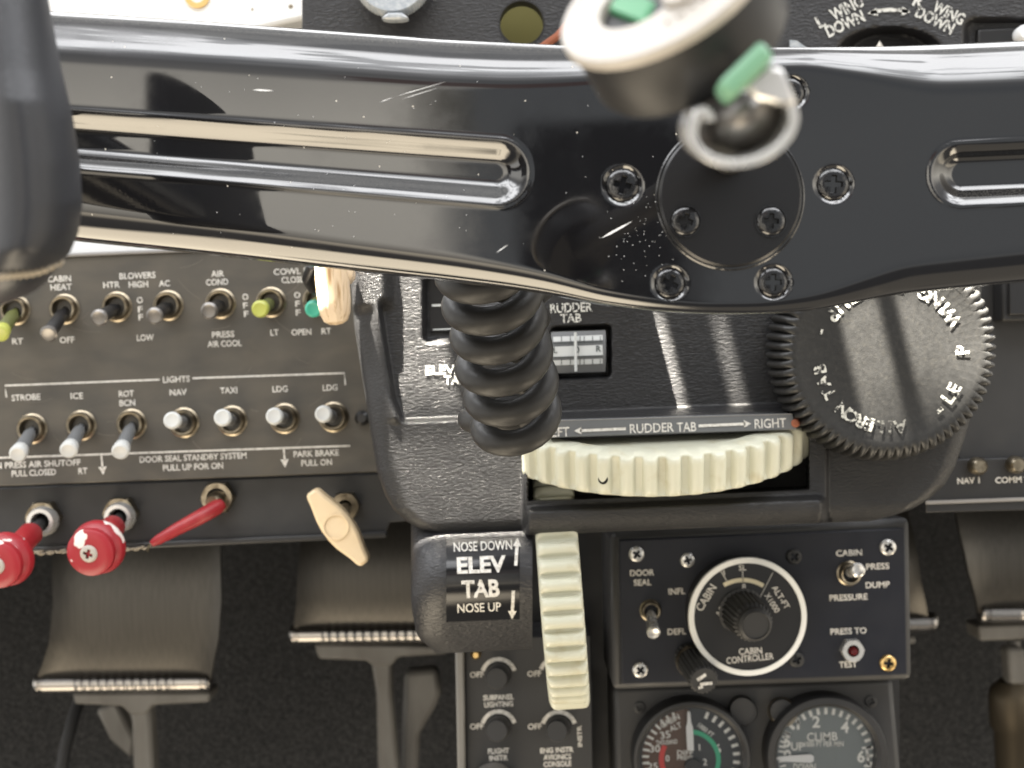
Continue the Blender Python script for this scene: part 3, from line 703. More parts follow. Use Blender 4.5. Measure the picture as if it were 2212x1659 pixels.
ring = [(0, j) for j in range(nc)] + [(i, nc-1) for i in range(1, nr)] + [(nr-1, j) for j in range(nc-2, -1, -1)] + [(i, 0) for i in range(nr-2, 0, -1)]
v = g.reshape(-1, 3).tolist(); n0 = len(v); f = gridfaces(nr, nc)
v += [tuple(bk[a]) for a in ring]; m = len(ring)
idx = [a*nc+b_ for a, b_ in ring]
f += [(idx[i], idx[(i+1) % m], n0+(i+1) % m, n0+i) for i in range(m)]
build('cover', v, f, 'leather', pd, smooth=60)
pf = lambda a, b_: ped_y(a, b_)-.0004
k = Ink(pf); k.text('RUDDER', 1234, 664, 20, 91, 2.4, .02); k.text('TAB', 1233, 687, 19, 45, 2.4, .02); k.build(pd, 'ink_worn')
k = Ink(pf); k.text('ELEVATOR', 992, 797, 19, 146, 2.4, .02); k.text('TAB', 982, 820, 19, 45, 2.4, .02); k.build(pd, 'ink_worn')
# indicator windows
v, f = prism([(930, 560), (1100, 560), (1100, 716), (930, 716)], .5128, .514); b1 = build('elevator_indicator', v, f, 'black', pd)
k = Ink(.5124); k.dense((933, 660), (1090, 653), 5); k.dense((935, 712), (1090, 706), 3); k.build(b1, 'tape', 'indicator_mark')
q = np.linspace(-1, 1, 17); ua, ub = 1190, 1308
L_ = P(np.full(17, ua), 762+45*q, .508); R2 = P(np.full(17, ub), 758+45*q, .508)
L_[:, 1] -= .0022*(1-q**2); R2[:, 1] -= .0022*(1-q**2)
b1 = build('rudder_indicator', np.concatenate([L_, R2]), [(i, i+1, 17+i+1, 17+i) for i in range(16)], 'placard', pd)
dr = lambda a, b_: .508-.0022*(1-((np.asarray(b_)-760)/45.)**2)-.0003
k = Ink(dr)
for a, b_, w in ((733, 729, 11), (760, 756, 22), (784, 780, 11)): k.dense((1195, a), (1302, b_), w, 6)
k.build(b1, 'tape', 'scale_band')
k = Ink(lambda a, b_: dr(a, b_)-.0002)
for x in (1213, 1232, 1253, 1262, 1280, 1297): k.line([(x, 726), (x, 738)], 1.6); k.line([(x, 776), (x, 788)], 1.6)
k.dense((1195, 742), (1302, 738), 1.8, 4); k.dense((1195, 772), (1302, 768), 1.8, 4)
k.text('L', 1200, 756, 13); k.text('R', 1293, 753, 13); k.text('0', 1247, 755, 14); k.build(b1, 'blackink', 'scale_marks')
v, f = tube([V3(1243, 718, .5045), V3(1244, 802, .5045)], 3.2*SC(.5), 8); build('index_wire', v, f, 'tape', pd)
# placard over the wheel
pq = [(1186, 908), (1712, 893), (1722, 928), (1186, 946)]
pyy = .4878
v, f = prism(pq, pyy, pyy+.016); pc = build('placard', v, f, 'placard', pd, bevel=.0004)
k = Ink(pyy-.0003); k.text('LEFT', 1205, 933, 20, 50); k.arrow((1352, 926), (1240, 931), 6, 16); k.text('RUDDER', 1408, 924, 20, 95); k.text('TAB', 1483, 922, 20, 42)
k.arrow((1509, 920), (1623, 915), 6, 16); k.text('RIGHT', 1664, 914, 20, 68); k.build(pc, 'ink')
k = Ink(pyy-.0002); k.dense((1188, 909.5), (1711, 894.5), 1.6); k.build(pc, 'edge', 'edge_line')
v, f = lathe(V3(1718, 914, pyy), BACK, [(9*SC(.5), -.001), (9*SC(.5), .0006), (5*SC(.5), .0012), (.0001, .0012)], 16); build('rivet', v, f, 'rust', pd)

# ---- ribbed wheels
def ribbed_wheel(name, label, cen, axis, R, Wd, nb, phase, m='pale', sw=.62):
    r_ = thing(name, label, 'trim wheel', Vector(cen)); n = nb*18
    prof = [(R*.30, 0), (R*.86, 0), (R-.0016, 0), (R-.0002, .0007), (R, .0016), (R, .0030), (R, .0044), (R, Wd-.0044), (R, Wd-.003), (R, Wd-.0014), (R-.0004, Wd-.0005), (R-.0014, Wd), (R*.86, Wd), (R*.83, Wd-.002), (R*.3, Wd-.002)]
    amp = [0, 0, 0, .35, .8, 1, 1, 1, 1, .9, .5, .1, 0, 0, 0]
    def mod(th, i, r):
        q = ((th*nb/(2*math.pi)+phase) % 1)-.5
        bar = 1-float(sst(abs(q), sw*.5-.04, sw*.5+.05)); dome = bar*(1-.45*(q/.34)**2)
        return r + amp[i]*(.0034*dome-.0016)
    v, f = lathe(Vector(cen)-Vector(axis).normalized()*Wd/2, axis, prof, n, mod); build('rim', v, f, m, r_, smooth=55); return r_
tl = R_(17); ax = Vector((0, -math.sin(tl), math.cos(tl)))
Rw = .0690; near = V3(1447, 1031, .471); wc = near + Vector((0, math.cos(tl), math.sin(tl)))*Rw
rw = ribbed_wheel('rudder_trim_wheel', 'cream ribbed rudder trim wheel lying flat in the pedestal slot', wc, ax, Rw, .0168, 48, .32, sw=.58)
th = R_(-21); hp = wc + Vector((math.sin(th), -math.cos(th)*math.cos(tl), -math.cos(th)*math.sin(tl)))*(Rw+.0012) - ax*.001
v, f = lathe(hp, Vector((math.sin(th), -math.cos(th), 0)), [(.0001, 0), (.0018, 0), (.0020, .0003), (.0001, .0003)], 20); build('rim_hole', v, f, 'void', rw)

Re = .0505; ec = V3(1222, 1308, .485); ec = ec + Vector((0, Re, 0)); ea = Vector((1, -.03, .036))
ribbed_wheel('elevator_trim_wheel', 'cream ribbed elevator trim wheel standing upright beside its black cover', ec, ea, Re, .0170, 43, .1, sw=.72)

# ---- hump cover beside the elevator wheel
def hump_y(px, py):
    u = np.asarray(px, float); v = unt(u, py); q = (v-1255)/165.
    d = .034*q*q + .006*np.clip(q, 0, 2)**4
    l = 888+14*sst(v, 1280, 1390)+40*sst(v, 1345, 1408)**2
    e = np.clip(1-(u-l)/70., 0, 1); d = d + (1-np.sqrt(1-e*e*.99))*.014
    e = np.clip(1-(1162-u)/14., 0, 1); d = d + (1-np.sqrt(1-e*e*.98))*.002
    return .487+d
hm = thing('elevator_wheel_cover', 'rounded black leather cover with an ELEV TAB decal', 'cover', V3(1030, 1280, .47))
nr, nc = 90, 90; vv = np.linspace(1110, 1405, nr); g = np.zeros((nr, nc, 3))
for i, v_ in enumerate(vv):
    l = 888+14*sst(v_, 1280, 1390)+40*sst(v_, 1345, 1408)**2; u = np.linspace(l, 1150, nc); p_ = til(u, v_); g[i] = P(u, p_, hump_y(u, p_))
bk = g.copy(); bk[..., 1] = .575
ring = [(0, j) for j in range(nc)] + [(i, nc-1) for i in range(1, nr)] + [(nr-1, j) for j in range(nc-2, -1, -1)] + [(i, 0) for i in range(nr-2, 0, -1)]
v = g.reshape(-1, 3).tolist(); n0 = len(v); f = gridfaces(nr, nc); v += [tuple(bk[a]) for a in ring]; m = len(ring); idx = [a*nc+b_ for a, b_ in ring]
f += [(idx[i], idx[(i+1) % m], n0+(i+1) % m, n0+i) for i in range(m)]
build('cover', v, f, 'leather_fine', hm, smooth=60)
U, Q = np.meshgrid(np.linspace(964, 1122, 12), np.linspace(0, 1, 24)); T_ = til(U, 1158+180*Q)
g = P(U, T_, hump_y(U, T_)-.0004)
dc = build('decal', g.reshape(-1, 3), gridfaces(24, 12), 'decal', hm)
k = Ink(lambda a, b_: hump_y(a, b_)-.0008)
k.text('NOSE DOWN', 1043, 1179, 20, 126); k.text('ELEV', 1040, 1219, 34, 106, 2.4, .035); k.text('TAB', 1038, 1271, 36, 82, 2.4, .035); k.text('NOSE UP', 1035, 1312, 19, 94)
k.arrow((1114, 1222), (1118, 1162), 7, 18); k.arrow((1109, 1276), (1106, 1338), 7, 18); k.build(dc, 'ink')

# ---- aileron trim knob
kc = (1914, 768); ky = .492; s_ = SC(ky); kb = V3(1898, 757, ky)
ak = thing('aileron_trim_knob', 'big scuffed black aileron trim knob with scalloped rim and worn lettering', 'trim knob', kb)
kax = Vector((-.03, -1, -.05)).normalized(); Rk = 240*s_; nt_ = 72
def amod(th, i, r):
    a = (1, 1, 1, 1, 1, .8, .12, 0, 0, 0)[i]; q = abs(math.cos(th*nt_/2)); return r - a*.0028*(1-q**.7)
prof = [(Rk*.98, -.008), (Rk, -.004), (Rk*.995, .002), (Rk*.975, .008), (Rk*.945, .0125), (Rk*.895, .0148), (Rk*.83, .0152), (Rk*.79, .0146), (Rk*.4, .0150), (.0001, .0150)]
v, f = lathe(kb, kax, prof, nt_*12, amod); build('knob_body', v, f, 'knobface', ak, smooth=60)
fc = kb + kax*.01505 + Vector((.0006, 0, -.0019)); ku = Vector((1, 0, 0)); ku = (ku-kax*ku.dot(kax)).normalized(); kw = ku.cross(kax); kw = kw if kw.z > 0 else -kw
class KInk(Ink):
    def raw(s, px, py, f):
        n = len(s.v); s.v += [tuple(fc+ku*(x*s_)+kw*(-y*s_)) for x, y in zip(px, py)]; s.f += [tuple(i+n for i in q) for q in f]
k = KInk(0)
k.arc('WING', 0, 0, 148, 31, 9.6, 27, True, bold=.03); k.text('-', 148*math.cos(R_(71)), -148*math.sin(R_(71)), 30, None, 161)
k.arc('RIGHT', 0, 0, 148, 82, 9.4, 27, True, bold=.03); k.arc('UP', 0, 0, 148, 132, 11, 27, True, bold=.03); k.text('-', 148*math.cos(R_(158)), -148*math.sin(R_(158)), 30, None, 248)
k.arc('LE', 0, 0, 148, -38, 9.0, 27, True, bold=.03); k.text('-', 148*math.cos(R_(-50)), -148*math.sin(R_(-50)), 30, None, 40, .05)
k.arc('TAB', 0, 0, 150, 209, -10.5, 25, False, bold=.03); k.arc('   ERON', 0, 0, 150, 276, -8.3, 27, False, bold=.03)
k.arc('P', 0, 0, 148, 3, 9, 27, True, bold=.03)
k2 = KInk(0); k2.arc('AIL', 0, 0, 150, 276, -8.3, 27, False, bold=.03)
k2.build(ak, 'ink_gone', 'rubbed_lettering')
k.build(ak, 'ink_knob')

# ---- fluted ivory knob below the yoke bar
hk = thing('fluted_lever_knob', 'aged ivory fluted lever knob on a dark shaft below the yoke bar', 'lever knob', V3(716, 640, .49))
def flute(th, i, r): return r*(1-.035*abs(math.sin(th*6.5)))
sK = SC(.49)
v, f = lathe(V3(712, 548, .49), (.035, .12, -1), [(20*sK, 0), (36*sK, .002), (37*sK, .02*.9), (35*sK, .0235), (30*sK, .0262), (20*sK, .0276), (.0001, .0282)] if False else
     [(22*sK, 0), (35*sK, 8*sK), (37*sK, 60*sK), (36*sK, 105*sK), (33*sK, 130*sK), (26*sK, 146*sK), (14*sK, 153*sK), (.0001, 155*sK)], 104, flute); build('knob', v, f, 'horn', hk)
v, f = lathe(V3(742, 592, .497), (0, -1, 0), [(24*sK, -.004), (26*sK, 0), (24*sK, .005), (14*sK, .007), (.0001, .007)], 28); build('side_boss', v, f, 'horn', hk)
v, f = tube([V3(700, 540, .52), V3(672, 580, .515), V3(664, 602, .52), V3(676, 622, .53), V3(690, 628, .56)], 13*SC(.515), 14); build('shaft', v, f, 'black', hk)
# ================================================================== switch panel
SY = .58
sp_ = thing('switch_panel', 'worn grey switch panel lettered for blowers, cowl flaps and lights', 'switch panel', V3(350, 800, SY))
plate('panel_plate', LV((-120, 515), (840, 515), (840, 1008), (-120, 1003)), SY, SY+.004, 'taupe', sp_)
v, f = prism(LV((-120, 508), (840, 508), (840, 514.5), (-120, 514.5)), SY-.0015, SY+.006); build('top_edge', v, f, 'edge', sp_, bevel=.0004)  # paler strip colours in the highlight along the bevelled edge
def legends(parent, y, rows, h=13, m='ink', off=.0003, bold=.02):
    """rows: groups of (text, x, y, width); each group is one legend"""
    for grp in rows:
        k = Ink(y-off)
        for t in grp: k.text(t[0], t[1], t[2], t[4] if len(t) > 4 else h, t[3], 2.4 if len(t) < 6 else t[5], bold)
        k.build(parent, m)
legends(sp_, SY, [
 [('CABIN', 128, 602, 51), ('HEAT', 132, 620, 46)], [('BLOWERS', 297, 595, 78)], [('HTR', 241, 615, 36)], [('HIGH', 299, 614, 42)], [('AC', 355, 612, 24)],
 [('AIR', 470, 591, 28), ('COND', 469, 609, 48)], [('COWL FLAPS', 648, 585, 114), ('CLOSE', 632, 604, 48)],
 [('O', 302, 648, 13), ('F', 303, 668, 10), ('F', 304, 685, 10)], [('O', 530, 641, 13), ('F', 530, 660, 10), ('F', 532, 678, 10)], [('O', 642, 637, 13), ('F', 643, 656, 10), ('F', 644, 675, 10)],
 [('RT', 38, 737, 24)], [('OFF', 145, 734, 32)], [('LOW', 314, 729, 37)], [('PRESS', 482, 722, 48), ('AIR COOL', 485, 742, 74)], [('LT', 593, 718, 18)], [('OPEN', 651, 717, 43)], [('RT', 705, 715, 21)],
 [('LIGHTS', 381, 819, 58)], [('STROBE', 56, 858, 62)], [('ICE', 166, 855, 27)], [('ROT', 273, 850, 33), ('BCN', 275, 870, 34)], [('NAV', 385, 847, 37)], [('TAXI', 494, 843, 37)], [('LDG', 605, 840, 33)], [('LDG', 713, 837, 32)],
 [('CABIN PRESS AIR SHUTOFF', 62, 1003, 224), ('PULL CLOSED', 73, 1021, 96)], [('RT', 179, 1017, 20)], [('DOOR SEAL STANDBY SYSTEM', 417, 988, 231), ('PULL UP FOR ON', 417, 1008, 130)],
 [('PARK BRAKE', 683, 979, 98), ('PULL ON', 684, 999, 66)]])
k = Ink(SY-.0003)
k.line([(14, 858), (11, 833), (345, 820)], 4); k.line([(416, 817), (744, 806), (746, 832)], 4)
k.line([(-120, 993), (756, 963)], 4); k.arrow((219, 984), (223, 1026), 4, 18); k.arrow((613, 968), (616, 1010), 4, 18); k.build(sp_, 'ink', 'legend_lines')
v, f = lathe(V3(783, 903, SY), BACK, [(16*SC(SY), 0), (16*SC(SY), .002), (9*SC(SY), .004), (.0001, .004)], 20); build('edge_screw', v, f, 'black', sp_)

sc_ = Ink(SY-.00015)
for i in range(26):
    x, y = RNG.uniform(20, 740), RNG.uniform(570, 1020); a = RNG.uniform(-1.2, .6); L_ = RNG.uniform(15, 70); sc_.line([(x+L_*q*math.cos(a+q*.25), y-L_*q*math.sin(a+q*.25)) for q in (0, .25, .5, .75, 1)], RNG.uniform(.5, 1.0))
sc_.build(sp_, 'faint_scratch', 'scratches')
def toggle(label, ring, tip, sleeve, cap, tip_y=.556, slim=1., ry=SY, R=None, group='toggle switches on the grey panel', len_cap=.22):
    r_ = thing('toggle_switch', label, 'toggle switch', V3(ring[0], ring[1], ry), group); s = SC(ry); R = R or 29.5
    c = V3(ring[0], ring[1], ry)
    v, f = ringlathe(c, BACK, [(R*1.12*s, -.002), (R*1.12*s, .0004), (R*.99*s, .0008), (R*.97*s, .0032), (R*.88*s, .0042), (R*.74*s, .0040), (R*.66*s, .0026), (R*.62*s, -.006), (R*.9*s, -.006)], 40)
    bu = build('bushing', v, f, 'nickel', r_)
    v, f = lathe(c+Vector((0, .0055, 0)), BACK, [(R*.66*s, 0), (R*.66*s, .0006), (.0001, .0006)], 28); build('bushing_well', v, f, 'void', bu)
    if cap == 'dark_steel': len_cap = .11
    a = c + Vector((0, .001, 0)); e = V3(tip[0], tip[1], tip_y); d = (e-a).normalized(); L = (e-a).length; w = 16.5*SC(.562)*slim
    v, f = lathe(a, d, [(w*.45, -.002), (w*.5, L*.12), (w*.74, L*.2), (w*.84, L*.26), (w*.92, L*(1-len_cap)), (w*.9, L*(1-len_cap)+.0004)], 28)
    lv = build('lever', v, f, sleeve, r_)
    b0 = L*(1-len_cap)
    v, f = lathe(a, d, [(w*.9, b0), (w*1.02, b0+.0006), (w*1.14, L-.0016), (w*1.10, L-.0007), (w*.86, L), (w*.5, L-.0003), (.0001, L-.0003)], 32); build('lever_cap', v, f, cap, lv)
    return r_
toggle('lime toggle above the RT legend at the panel end', (34, 670), (-1, 722), 'olive', 'lime')
toggle('black toggle under the CABIN HEAT legend, tipped down', (140, 668), (104, 723), 'black', 'dark_steel')
toggle('black toggle under the HTR blower legend', (253, 663), (213, 687), 'black', 'dark_steel')
toggle('black toggle under the AC blower legend', (364, 660), (333, 683), 'black', 'dark_steel')
toggle('black toggle under the AIR COND legend', (477, 656), (451, 672), 'black', 'dark_steel')
toggle('lime cowl flap toggle above the LT legend', (586, 653), (561, 668), 'olive', 'lime')
toggle('teal cowl flap toggle half hidden by the ivory knob', (687, 649), (677, 668), 'olive', 'teal')
toggle('grey toggle under the STROBE legend, tipped down', (70, 926), (38, 982), 'grey_sleeve', 'cap_white', .553)
toggle('grey toggle under the ICE legend, tipped down', (176, 919), (147, 974), 'grey_sleeve', 'cap_white', .553)
toggle('grey toggle under the ROT BCN legend, tipped down', (285, 916), (259, 977), 'grey_sleeve', 'cap_white', .553)
toggle('pale tipped toggle under the NAV legend, tipped up', (398, 913), (371, 908), 'grey_sleeve', 'cap_white', .553)
toggle('pale tipped toggle under the TAXI legend, tipped up', (502, 909), (480, 902), 'grey_sleeve', 'cap_white', .553)
toggle('pale tipped toggle under the LDG legend next to TAXI, tipped up', (615, 904), (592, 899), 'grey_sleeve', 'cap_white', .553)
toggle('pale tipped toggle under the last LDG legend, beside the pedestal', (721, 901), (698, 894), 'grey_sleeve', 'cap_white', .553)

# ---- under-panel strip with the pull controls
us = thing('lower_panel_strip', 'black lower panel strip carrying the red and cream pull controls', 'panel', V3(400, 1110, .588))
plate('strip_plate', LV((-120, 1008), (960, 1011), (960, 1112), (842, 1118), (830, 1150), (-120, 1152)), .590, .594, 'charcoal', us)
plate('bottom_lip', LV((-120, 1138), (836, 1136), (836, 1151), (-120, 1153)), .5855, .589, 'dark', us, bevel=.001)
fr = MB()
for i in range(70):
    x = RNG.uniform(58, 318); y = til(x, 1151)+RNG.uniform(-2, 2); a = RNG.uniform(-.5, .5); l = RNG.uniform(3, 9)
    if 110 < x < 150 and RNG.random() < .6: continue
    fr.add(*tube([V3(x-l*math.cos(a), y-l*math.sin(a), .5855), V3(x, y+RNG.uniform(-2, 2), .5845), V3(x+l*math.cos(a), y+l*math.sin(a), .5855)], .0005, 5))
fr.build('frayed_sealant', 'thread', us)

def pull_knob(label, nut, kn, front):
    r_ = thing('red_pull_knob', label, 'pull knob', V3(nut[0], nut[1], .59), 'round red pull knobs under the switch panel')
    ny = .59; v, f = hexnut(V3(nut[0], nut[1], ny), BACK, 38*SC(ny), .006, 22*SC(ny)); nu = build('nut', v, f, 'nickel', r_, smooth=30)
    v, f = ringlathe(V3(nut[0]-3, nut[1]+8, ny-.005), BACK, [(18*SC(ny), 0), (32*SC(ny), 0), (32*SC(ny), .004), (28*SC(ny), .006), (20*SC(ny), .006), (18*SC(ny), .004)], 36); build('collar', v, f, 'steel', nu)
    A = V3(nut[0]-2, nut[1]+4, ny-.002); B = V3(kn[0], kn[1], .545); C = V3(front[0], front[1], .535); d = (B-A).normalized(); L = (B-A).length
    v, f = tube([A, A+d*L*.42], 13*SC(.58), 16); build('rod', v, f, 'matte', r_)
    v, f = lathe(A+d*L*.36, d, [(24*SC(.56), 0), (26*SC(.56), .001), (26*SC(.56), L*.55), (22*SC(.56), L*.6)], 30); build('sleeve', v, f, 'red', r_)
    s = SC(.54); d2 = (C-B).normalized()*.55+Vector((-.12, -.8, -.12)); d2.normalize()
    v, f = lathe(B-d2*.004, d2, [(30*s, -.001), (52*s, 0), (59*s, .0022), (60*s, .0042), (57*s, .006), (50*s, .0068), (46*s, .0078), (46*s, .0088), (51*s, .0096), (53*s, .011), (51*s, .0128), (44*s, .0138), (30*s, .0140), (.0001, .0140)], 56); kb_ = build('knob', v, f, 'redpaint', r_)
    screw(kb_, B-d2*.004+d2*.0140, 19*s, 'disc', rot=.35, axis=d2, dome=.3)
    return r_
pull_knob('round red pull knob cut off by the picture edge', (99, 1117), (14, 1208), (-2, 1222))
pull_knob('whole round red pull knob with chipped rim and centre screw', (265, 1108), (212, 1182), (197, 1196))

lv = thing('red_lever', 'slim red lever hanging slantwise from a hex nut', 'lever', V3(470, 1076, .59))
v, f = hexnut(V3(474, 1074, .59), BACK, 37*SC(.59), .006, 22*SC(.59)); nu = build('nut', v, f, 'nickel', lv, smooth=30)
v, f = lathe(V3(472, 1078, .585), (-.2, -1, -.2), [(20*SC(.58), 0), (20*SC(.58), .005), (15*SC(.58), .007), (.0001, .007)], 28); build('pivot', v, f, 'nickel', nu)
v, f = tube([V3(480, 1088, .579), V3(468, 1096, .577), V3(430, 1118, .572), V3(380, 1144, .568), V3(340, 1167, .566), V3(328, 1174, .566)], [a*SC(.57) for a in (12, 17, 16, 13.5, 10.5, 7)], 20); build('handle', v, f, 'red', lv)
v, f = tube([V3(326, 1174, .568), V3(320, 1182, .570), V3(319, 1190, .574)], 3*SC(.57), 8); build('safety_wire', v, f, 'nickel', lv)

th_ = thing('park_brake_handle', 'cream T shaped park brake handle under the PARK BRAKE legend', 'pull handle', V3(745, 1095, .59))
v, f = hexnut(V3(748, 1092, .59), BACK, 33*SC(.59), .006, 15*SC(.59)); build('nut', v, f, 'nickel', th_, smooth=30)
v, f = tube([V3(748, 1094, .588), V3(729, 1139, .552)], 14*SC(.57), 18); build('rod', v, f, 'nickel', th_)
pa, pb = np.array([672., 1062.]), np.array([790., 1220.]); ct = np.array([728., 1139.])
tdir = (pb-pa)/np.hypot(*(pb-pa)); nd = np.array([-tdir[1], tdir[0]])
out = []
prof = [(-96, 9), (-93, 15), (-70, 20), (-34, 30), (-12, 33), (14, 33), (36, 30), (72, 19), (96, 14), (99, 8)]
for d_, w in prof: out.append(ct+tdir*d_+nd*w)
for d_, w in reversed(prof): out.append(ct+tdir*d_-nd*w)
v, f = prism([tuple(p) for p in out], .544, .553); hb = build('crossbar', v, f, 'cream', th_, bevel=.0022)
v, f = ringlathe(V3(ct[0]-2, ct[1]-1, .5438), BACK, [(25*SC(.544), -.001), (28*SC(.544), -.001), (28*SC(.544), .0005), (25*SC(.544), .0005)], 40); build('hub_ring', v, f, 'cream', hb)

# ================================================================== cabin pressure panel
CY = .583
cp = thing('cabin_pressure_panel', 'navy black cabin pressure panel in a charcoal bezel', 'panel', V3(1645, 1310, CY))
plate('bezel', [(1318, 1150), (1966, 1118), (1972, 1470), (1323, 1492)], CY+.0025, CY+.12, 'charcoal', cp, bevel=.003)
plate('panel_plate', [(1337, 1167), (1955, 1141), (1960, 1458), (1343, 1479)], CY, CY+.003, 'navy', cp)
for x, y, m_, r in ((1375, 1197, 'steel', 17), (1485, 1210, 'steel', 16), (1918, 1182, 'steel', 18), (1383, 1447, 'steel', 17), (1918, 1432, 'gold', 18), (1715, 1202, 'matte', 17), (1720, 1424, 'matte', 17)):
    screw(cp, V3(x, y, CY-.0002), r*SC(CY), m_, rot=RNG.uniform(0, 1.5), dome=.35)
legends(cp, CY, [[('DOOR', 1387, 1237, 52), ('SEAL', 1388, 1258, 38)], [('INFL', 1462, 1277, 36)], [('DEFL', 1462, 1364, 40)], [('CABIN', 1834, 1194, 56)], [('PRESS', 1896, 1223, 50)], [('DUMP', 1896, 1263, 52)], [('PRESSURE', 1833, 1290, 82)], [('PRESS TO', 1833, 1363, 78)], [('TEST', 1832, 1435, 39)]])
G2 = 'small metal toggles on the cabin pressure panel'
toggle('small metal toggle under the DOOR SEAL legend', (1405, 1318), (1412, 1368), 'steel', 'steel', .56, .8, CY, 21, G2, .3)
toggle('small metal toggle under the CABIN legend by PRESS and DUMP', (1834, 1238), (1854, 1231), 'steel', 'steel', .562, .85, CY, 24, G2, .4)
tb = thing('press_to_test_button', 'hex nut push button with dark red lens above the TEST legend', 'push button', V3(1838, 1402, CY))
v, f = hexnut(V3(1838, 1402, CY), BACK, 26*SC(CY), .0045, 13*SC(CY)); build('nut', v, f, 'steel', tb, smooth=30)
v, f = lathe(V3(1840, 1404, CY), BACK, [(11*SC(CY), 0), (10*SC(CY), .0035), (6*SC(CY), .0050), (.0001, .0052)], 24); build('lens', v, f, 'redlens', tb)
# dial
cdl = thing('cabin_controller_dial', 'black cabin controller dial ringed in white with a ribbed knob', 'dial', V3(1615, 1333, CY))
fy = .566; kc_ = V3(1615, 1333, fy); kc_.y = CY; v, f = lathe(kc_, BACK, [(124*SC(fy), 0), (126*SC(fy), .010), (126*SC(fy), .0155), (125*SC(fy), .0163), (.0001, .0163)], 72); build('body', v, f, 'black', cdl)
fy = .5668; v, f = ringlathe(V3(1615, 1332, fy), BACK, [(115*SC(fy), -.001), (128*SC(fy), -.001), (127*SC(fy), .0008), (116*SC(fy), .0008)], 96); build('white_ring', v, f, 'ring_white', cdl)
k = Ink(fy-.0005); k.text('CABIN', 1525, 1291, 17, 62, 58); k.text('ACFT', 1560, 1313, 13, 40, 60); k.text('ALT-FT', 1687, 1290, 13, 56, -58); k.text('X1000', 1668, 1302, 13, 46, -58)
k.text('CABIN', 1621, 1406, 14, 50, 4); k.text('CONTROLLER', 1620, 1422, 14, 102, 6); k.text('SL', 1604, 1226, 12); k.text('8', 1607, 1267, 12); k.text('1', 1564, 1236, 12, None, 15)
k.dense((1556, 1232), (1572, 1258), 1.6, 2); k.dense((1670, 1236), (1642, 1290), 1.2, 2); k.dense((1604, 1233), (1605, 1258), 1.6, 2); k.build(cdl)
k = Ink(fy-.0005); k.arcline(1605, 1336, 83, 58, 120, 9); k.build(cdl, 'creamink', 'scale_arc')
def ribs(n_, a_): return lambda th, i, r: r*(1-a_*(1 if math.sin(th*n_) > 0 else 0)*(1 if i in (1, 2) else 0))
kA, kB = V3(1604, 1322, fy), V3(1632, 1350, .546); d = kB-kA; L = d.length
v, f = lathe(kA, d, [(52*SC(fy), 0), (48*SC(.56), .0005), (44*SC(.55), L*.8), (37*SC(.55), L*.86), (36*SC(.55), L), (30*SC(.546), L+.0012), (28*SC(.546), L+.0006), (.0001, L+.0006)], 144, ribs(26, .07)); build('knob', v, f, 'matte', cdl)
sk = thing('small_ribbed_knob', 'small black ribbed knob with a chalk-white mark on its end', 'knob', V3(1490, 1428, CY))
kA, kB = V3(1489, 1420, CY), V3(1521, 1470, .556); d = (kB-kA).normalized(); L = (kB-kA).length
v, f = lathe(kA, d, [(33*SC(CY), 0), (33*SC(.57), .0008), (32*SC(.56), L-.001), (27*SC(.56), L), (.0001, L)], 120, ribs(20, .08)); build('knob_body', v, f, 'matte', sk)
v, f = ringlathe(kA, d, [(33.5*SC(CY), .004), (34.5*SC(CY), .004), (34.5*SC(CY), .0065), (33.5*SC(CY), .0065)], 40); build('brass_band', v, f, 'nickel', sk)
a_, u_, w_ = frame(d); mk = MB()
for (x, y, l, w, ro) in ((-6, 8, 22, 7, .6), (4, -6, 26, 6, .1), (-8, -14, 10, 5, .3)):
    vv = []
    for t_ in (.0, .0006):
        for i, j in ((-1, -1), (1, -1), (1, 1), (-1, 1)):
            X_ = (x+i*l/2*math.cos(ro)-j*w/2*math.sin(ro)); Y_ = (y+i*l/2*math.sin(ro)+j*w/2*math.cos(ro)); vv.append(kA+d*(L+t_)+Vector(CR)*(X_*SC(.556))+Vector(CU)*(Y_*SC(.556)))
    mk.add(vv, [(0, 1, 2, 3), (4, 5, 6, 7), (0, 1, 5, 4), (1, 2, 6, 5), (2, 3, 7, 6), (3, 0, 4, 7)])
mk.build('end_mark', 'ink', sk)

# ================================================================== gauge panel
GY = .602
gp_ = thing('gauge_panel', 'charcoal gauge panel below the cabin pressure panel', 'panel', V3(1630, 1570, GY))
plate('panel_plate', [(1324, 1484), (1930, 1466), (1956, 1760), (1330, 1765)], GY, GY+.1, 'charcoal', gp_, bevel=.003)
for x, y in ((1382, 1528), (1881, 1515)): screw(gp_, V3(x, y, GY-.0003), 13*SC(GY), 'matte', rot=.4, dome=.2)
def gauge(label, c, Rb, Rf, fm='face'):
    r_ = thing('round_gauge', label, 'gauge', V3(c[0], c[1], GY), 'round gauges on the gauge panel'); o = V3(c[0], c[1], GY-.009); s = SC(GY-.009)
    v, f = ringlathe(o, BACK, [(Rf*s, -.0085), (Rb*s, -.0085), (Rb*s, .002), (Rb*.975*s, .0032), (Rf*1.07*s, .0036), (Rf*1.0*s, .0015)], 80); build('bezel', v, f, 'dark', r_)
    v, f = lathe(o+Vector((0, .006, 0)), BACK, [(Rf*s, 0), (Rf*s, .001), (.0001, .001)], 64); fc_ = build('dial_face', v, f, fm, r_)
    v, f = lathe(o+Vector((0, -.0006, 0)), BACK, [(Rf*1.0*s, -.0004), (Rf*1.0*s, 0), (.0001, 0)], 64); build('glass', v, f, 'glass', r_)
    return r_, fc_
